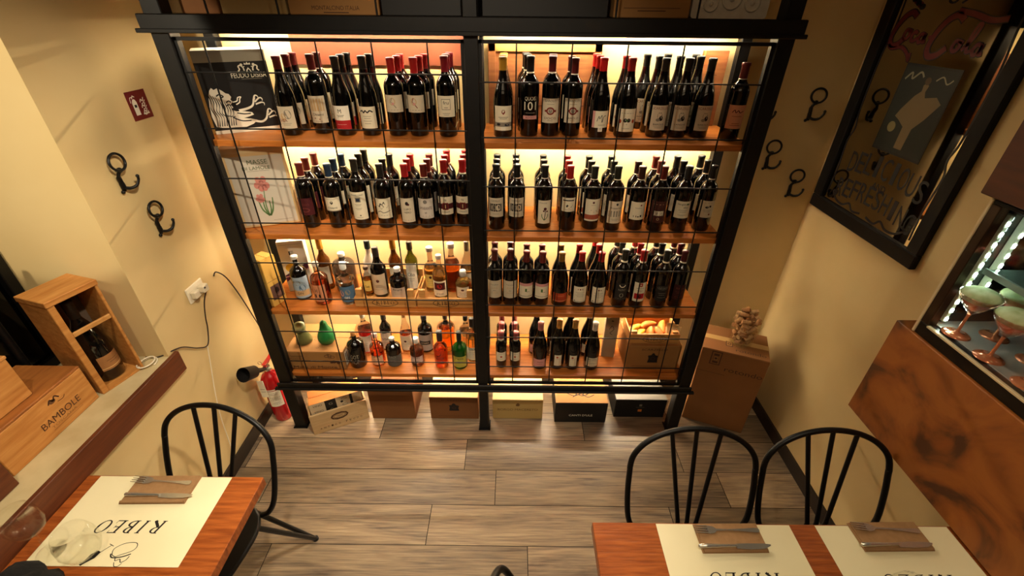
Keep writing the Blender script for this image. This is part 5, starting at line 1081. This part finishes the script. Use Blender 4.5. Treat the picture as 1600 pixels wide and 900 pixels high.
def knife(cx,cy,rz,label):
    root=thing('knife',(cx,cy,.7615),label,'knife',None,rz)
    mb=MB(); mb.prism([(.005,.006),(.005,-.008),(.05,-.0105),(.09,-.009),(.110,-.001),(.112,.003),(.09,.006),(.04,.007)][::-1],.0016,M_steel,(0,0,.0018)); mb.build('blade',root)
    mb=MB(); mb.tube([(-.108,0,.0046),(-.104,0,.0046),(-.08,0,.0046),(-.03,0,.0046),(0,0,.0046),(.006,0,.0040)],[.003,.0062,.0062,.0046,.0042,.0040],M_steel,12); mb.build('handle',root)
napkin(-.948,-.930,.212,.100,.02,'folded kraft napkin on the left table'); fork(-.962,-.905,-.05,'steel fork on the napkin of the left table'); knife(-.938,-.956,.0,'steel knife on the napkin of the left table')
napkin(.888,-1.070,.200,.088,.02,'folded kraft napkin at the left end of the long table'); fork(.879,-1.050,.0,'steel fork at the left setting of the long table'); knife(.886,-1.099,.02,'steel knife at the left setting of the long table')
napkin(1.384,-1.060,.214,.088,.02,'folded kraft napkin at the wall end of the long table'); fork(1.376,-1.040,-.07,'steel fork at the wall setting of the long table'); knife(1.378,-1.089,.02,'steel knife at the wall setting of the long table')
def balloon(x,y,label,z=.7512,s=1,z2=None):
    root=thing('wine_glass',(x,y,z),label,'glass',None)
    mb=MB(); mb.lathe([(.036,0),(.036,.0012),(.020,.003),(.006,.006),(.0035,.012),(.003,.085),(.006,.093)],M_stem,seg=32); mb.build('foot_and_stem',root)
    mb=MB(); mb.lathe([(.006,.093),(.022,.100),(.038,.118),(.044,.142),(.042,.172),(.036,.200),(.0352,.2005),(.0412,.172),(.0430,.142),(.037,.119),(.021,.1015),(.001,.096)],M_stem,seg=36); mb.build('bowl',root)
def tumbler(x,y,label,s=1):
    o=MB(); R=.052*s; o.lathe([(.001,0),(R*.5,0),(R*.82,.012),(R,.042),(R*.96,.075),(R*.78,.108),(R*.762,.108),(R*.94,.074),(R*.978,.042),(R*.80,.015),(R*.4,.005),(.001,.005)],M_stem,seg=36)
    ob=o.build('stemless_glass'); ob.location=(x,y,.7512); tag(ob,label,'glass')
balloon(-1.140,-1.130,'stemmed wine glass at the wall side of the left table')
tumbler(-1.035,-1.132,'stemless glass on the placemat beside the stemmed one')
tumbler(-.885,-1.290,'stemless glass at the near edge of the left table',1.0)
tumbler(.838,-1.262,'stemless glass at the left setting of the long table'); tumbler(1.275,-1.248,'stemless glass at the wall setting of the long table')
o=thing('pepper_mill',(1.372,-1.275,.7512),'black round-topped mill beside the glass at the wall setting','mill')
mb=MB(); mb.lathe([(.028,0),(.030,.004),(.024,.03),(.020,.05),(.022,.062)],M_black,seg=24); mb.build('body',o)
mb=MB(); mb.lathe([(.018,.062),(.026,.068),(.031,.080),(.030,.092),(.020,.102),(.001,.106)],M_black,seg=24); mb.build('knob',o)
# dark crumpled cloth at the near left corner
mb=MB(); rr=random.Random(4); pr=[]; seg=28
vs=[];fs=[]
for k in range(9):
    t=k/8; rad=math.cos(t*PI/2*.98); zz=.075*math.sin(t*PI/2)
    for j in range(seg):
        a=2*PI*j/seg; q=1+.12*math.sin(3*a+k)+.06*math.sin(7*a+2*k); vs.append((.105*rad*q*math.cos(a),.085*rad*q*math.sin(a),zz*(1+.15*math.sin(4*a))))
for k in range(8):
    for j in range(seg): fs.append((k*seg+j,k*seg+(j+1)%seg,(k+1)*seg+(j+1)%seg,(k+1)*seg+j))
fs.append(tuple(reversed(range(seg)))); fs.append(tuple(range(8*seg,9*seg)))
mb.add(vs,fs,mat('black_cloth','#0b0a0a',.95,bump=.3,nscale=60),True)
o=mb.build('bundled_cloth'); o.location=(-1.125,-1.255,.7512); tag(o,'black bundled cloth at the near corner of the left table','cloth')
# ================================================================ CHAIRS
def chair(cx,cy,rz,label):
    root=thing('bistro_chair',(cx,cy,0),label,'chair','black metal bistro chairs',rz)
    yb=.17; Y=lambda z: yb+.36*(z-.5)
    pts=[(-.165,.150,.446),(-.195,Y(.47),.462),(-.222,Y(.52),.52),(-.230,Y(.62),.62),(-.228,Y(.70),.70)]
    for k in range(13):
        a=PI-PI*k/12; z=.715+.145*math.sin(a); pts.append((.228*math.cos(a),Y(z),z))
    pts+=[(.228,Y(.70),.70),(.230,Y(.62),.62),(.222,Y(.52),.52),(.195,Y(.47),.462),(.165,.150,.446)]
    mb=MB(); mb.tube(smoothpts(pts,4),.0105,M_iron,12); mb.build('back_hoop',root)
    for xt,xb in ((-.088,-.030),(0,0),(.088,.030)):
        zt=.715+.145*math.sqrt(1-(xt/.228)**2)
        mb=MB(); mb.tube([(xb,.166,.449),(xb*1.15,Y(.50),.50),(xt,Y(zt)-.002,zt)],.0082,M_iron,10); mb.build('back_spindle',root)
    out=[]
    for k in range(40):
        a=2*PI*k/40; c,s_=math.cos(a),math.sin(a); r=.19/((abs(c)**3.2+abs(s_)**3.2)**(1/3.2)); out.append((r*c,r*s_-.01))
    mb=MB(); mb.prism(out,.010,M_iron,(0,0,.440)); mb.tube([(x,y,.440) for x,y in out],.010,M_iron,8,closed=True); mb.build('seat',root)
    for sx in (-1,1):
        for sy in (-1,1):
            f=Vector((sx*.195,sy*.225-.005+(.085 if sy>0 else 0),.006)); 
            mb=MB(); a=Vector((sx*.165,sy*.105,.437)); b=Vector((sx*.105,sy*.165,.437))
            mb.tube([a,a.lerp(f,.95),f],[.010,.010,.010],M_iron,8); mb.tube([b,b.lerp(f,.95)],[.010,.010],M_iron,8); lg=mb.build('leg',root); mb=MB(); mb.lathe([(.013,0),(.013,.012),(.0105,.014)],M_black,(f.x,f.y,.0005),12); mb.build('foot_cap',lg)
    return root
chair(-.937,-.955,math.radians(-9),'black bistro chair with arched spindle back behind the left table')
chair(.876,-1.041,0,'black bistro chair tucked behind the left end of the long table')
chair(1.360,-1.041,0,'black bistro chair tucked behind the long table next to the wall')
chair(.455,-1.385,PI/2,'black bistro chair at the near left end of the long table')
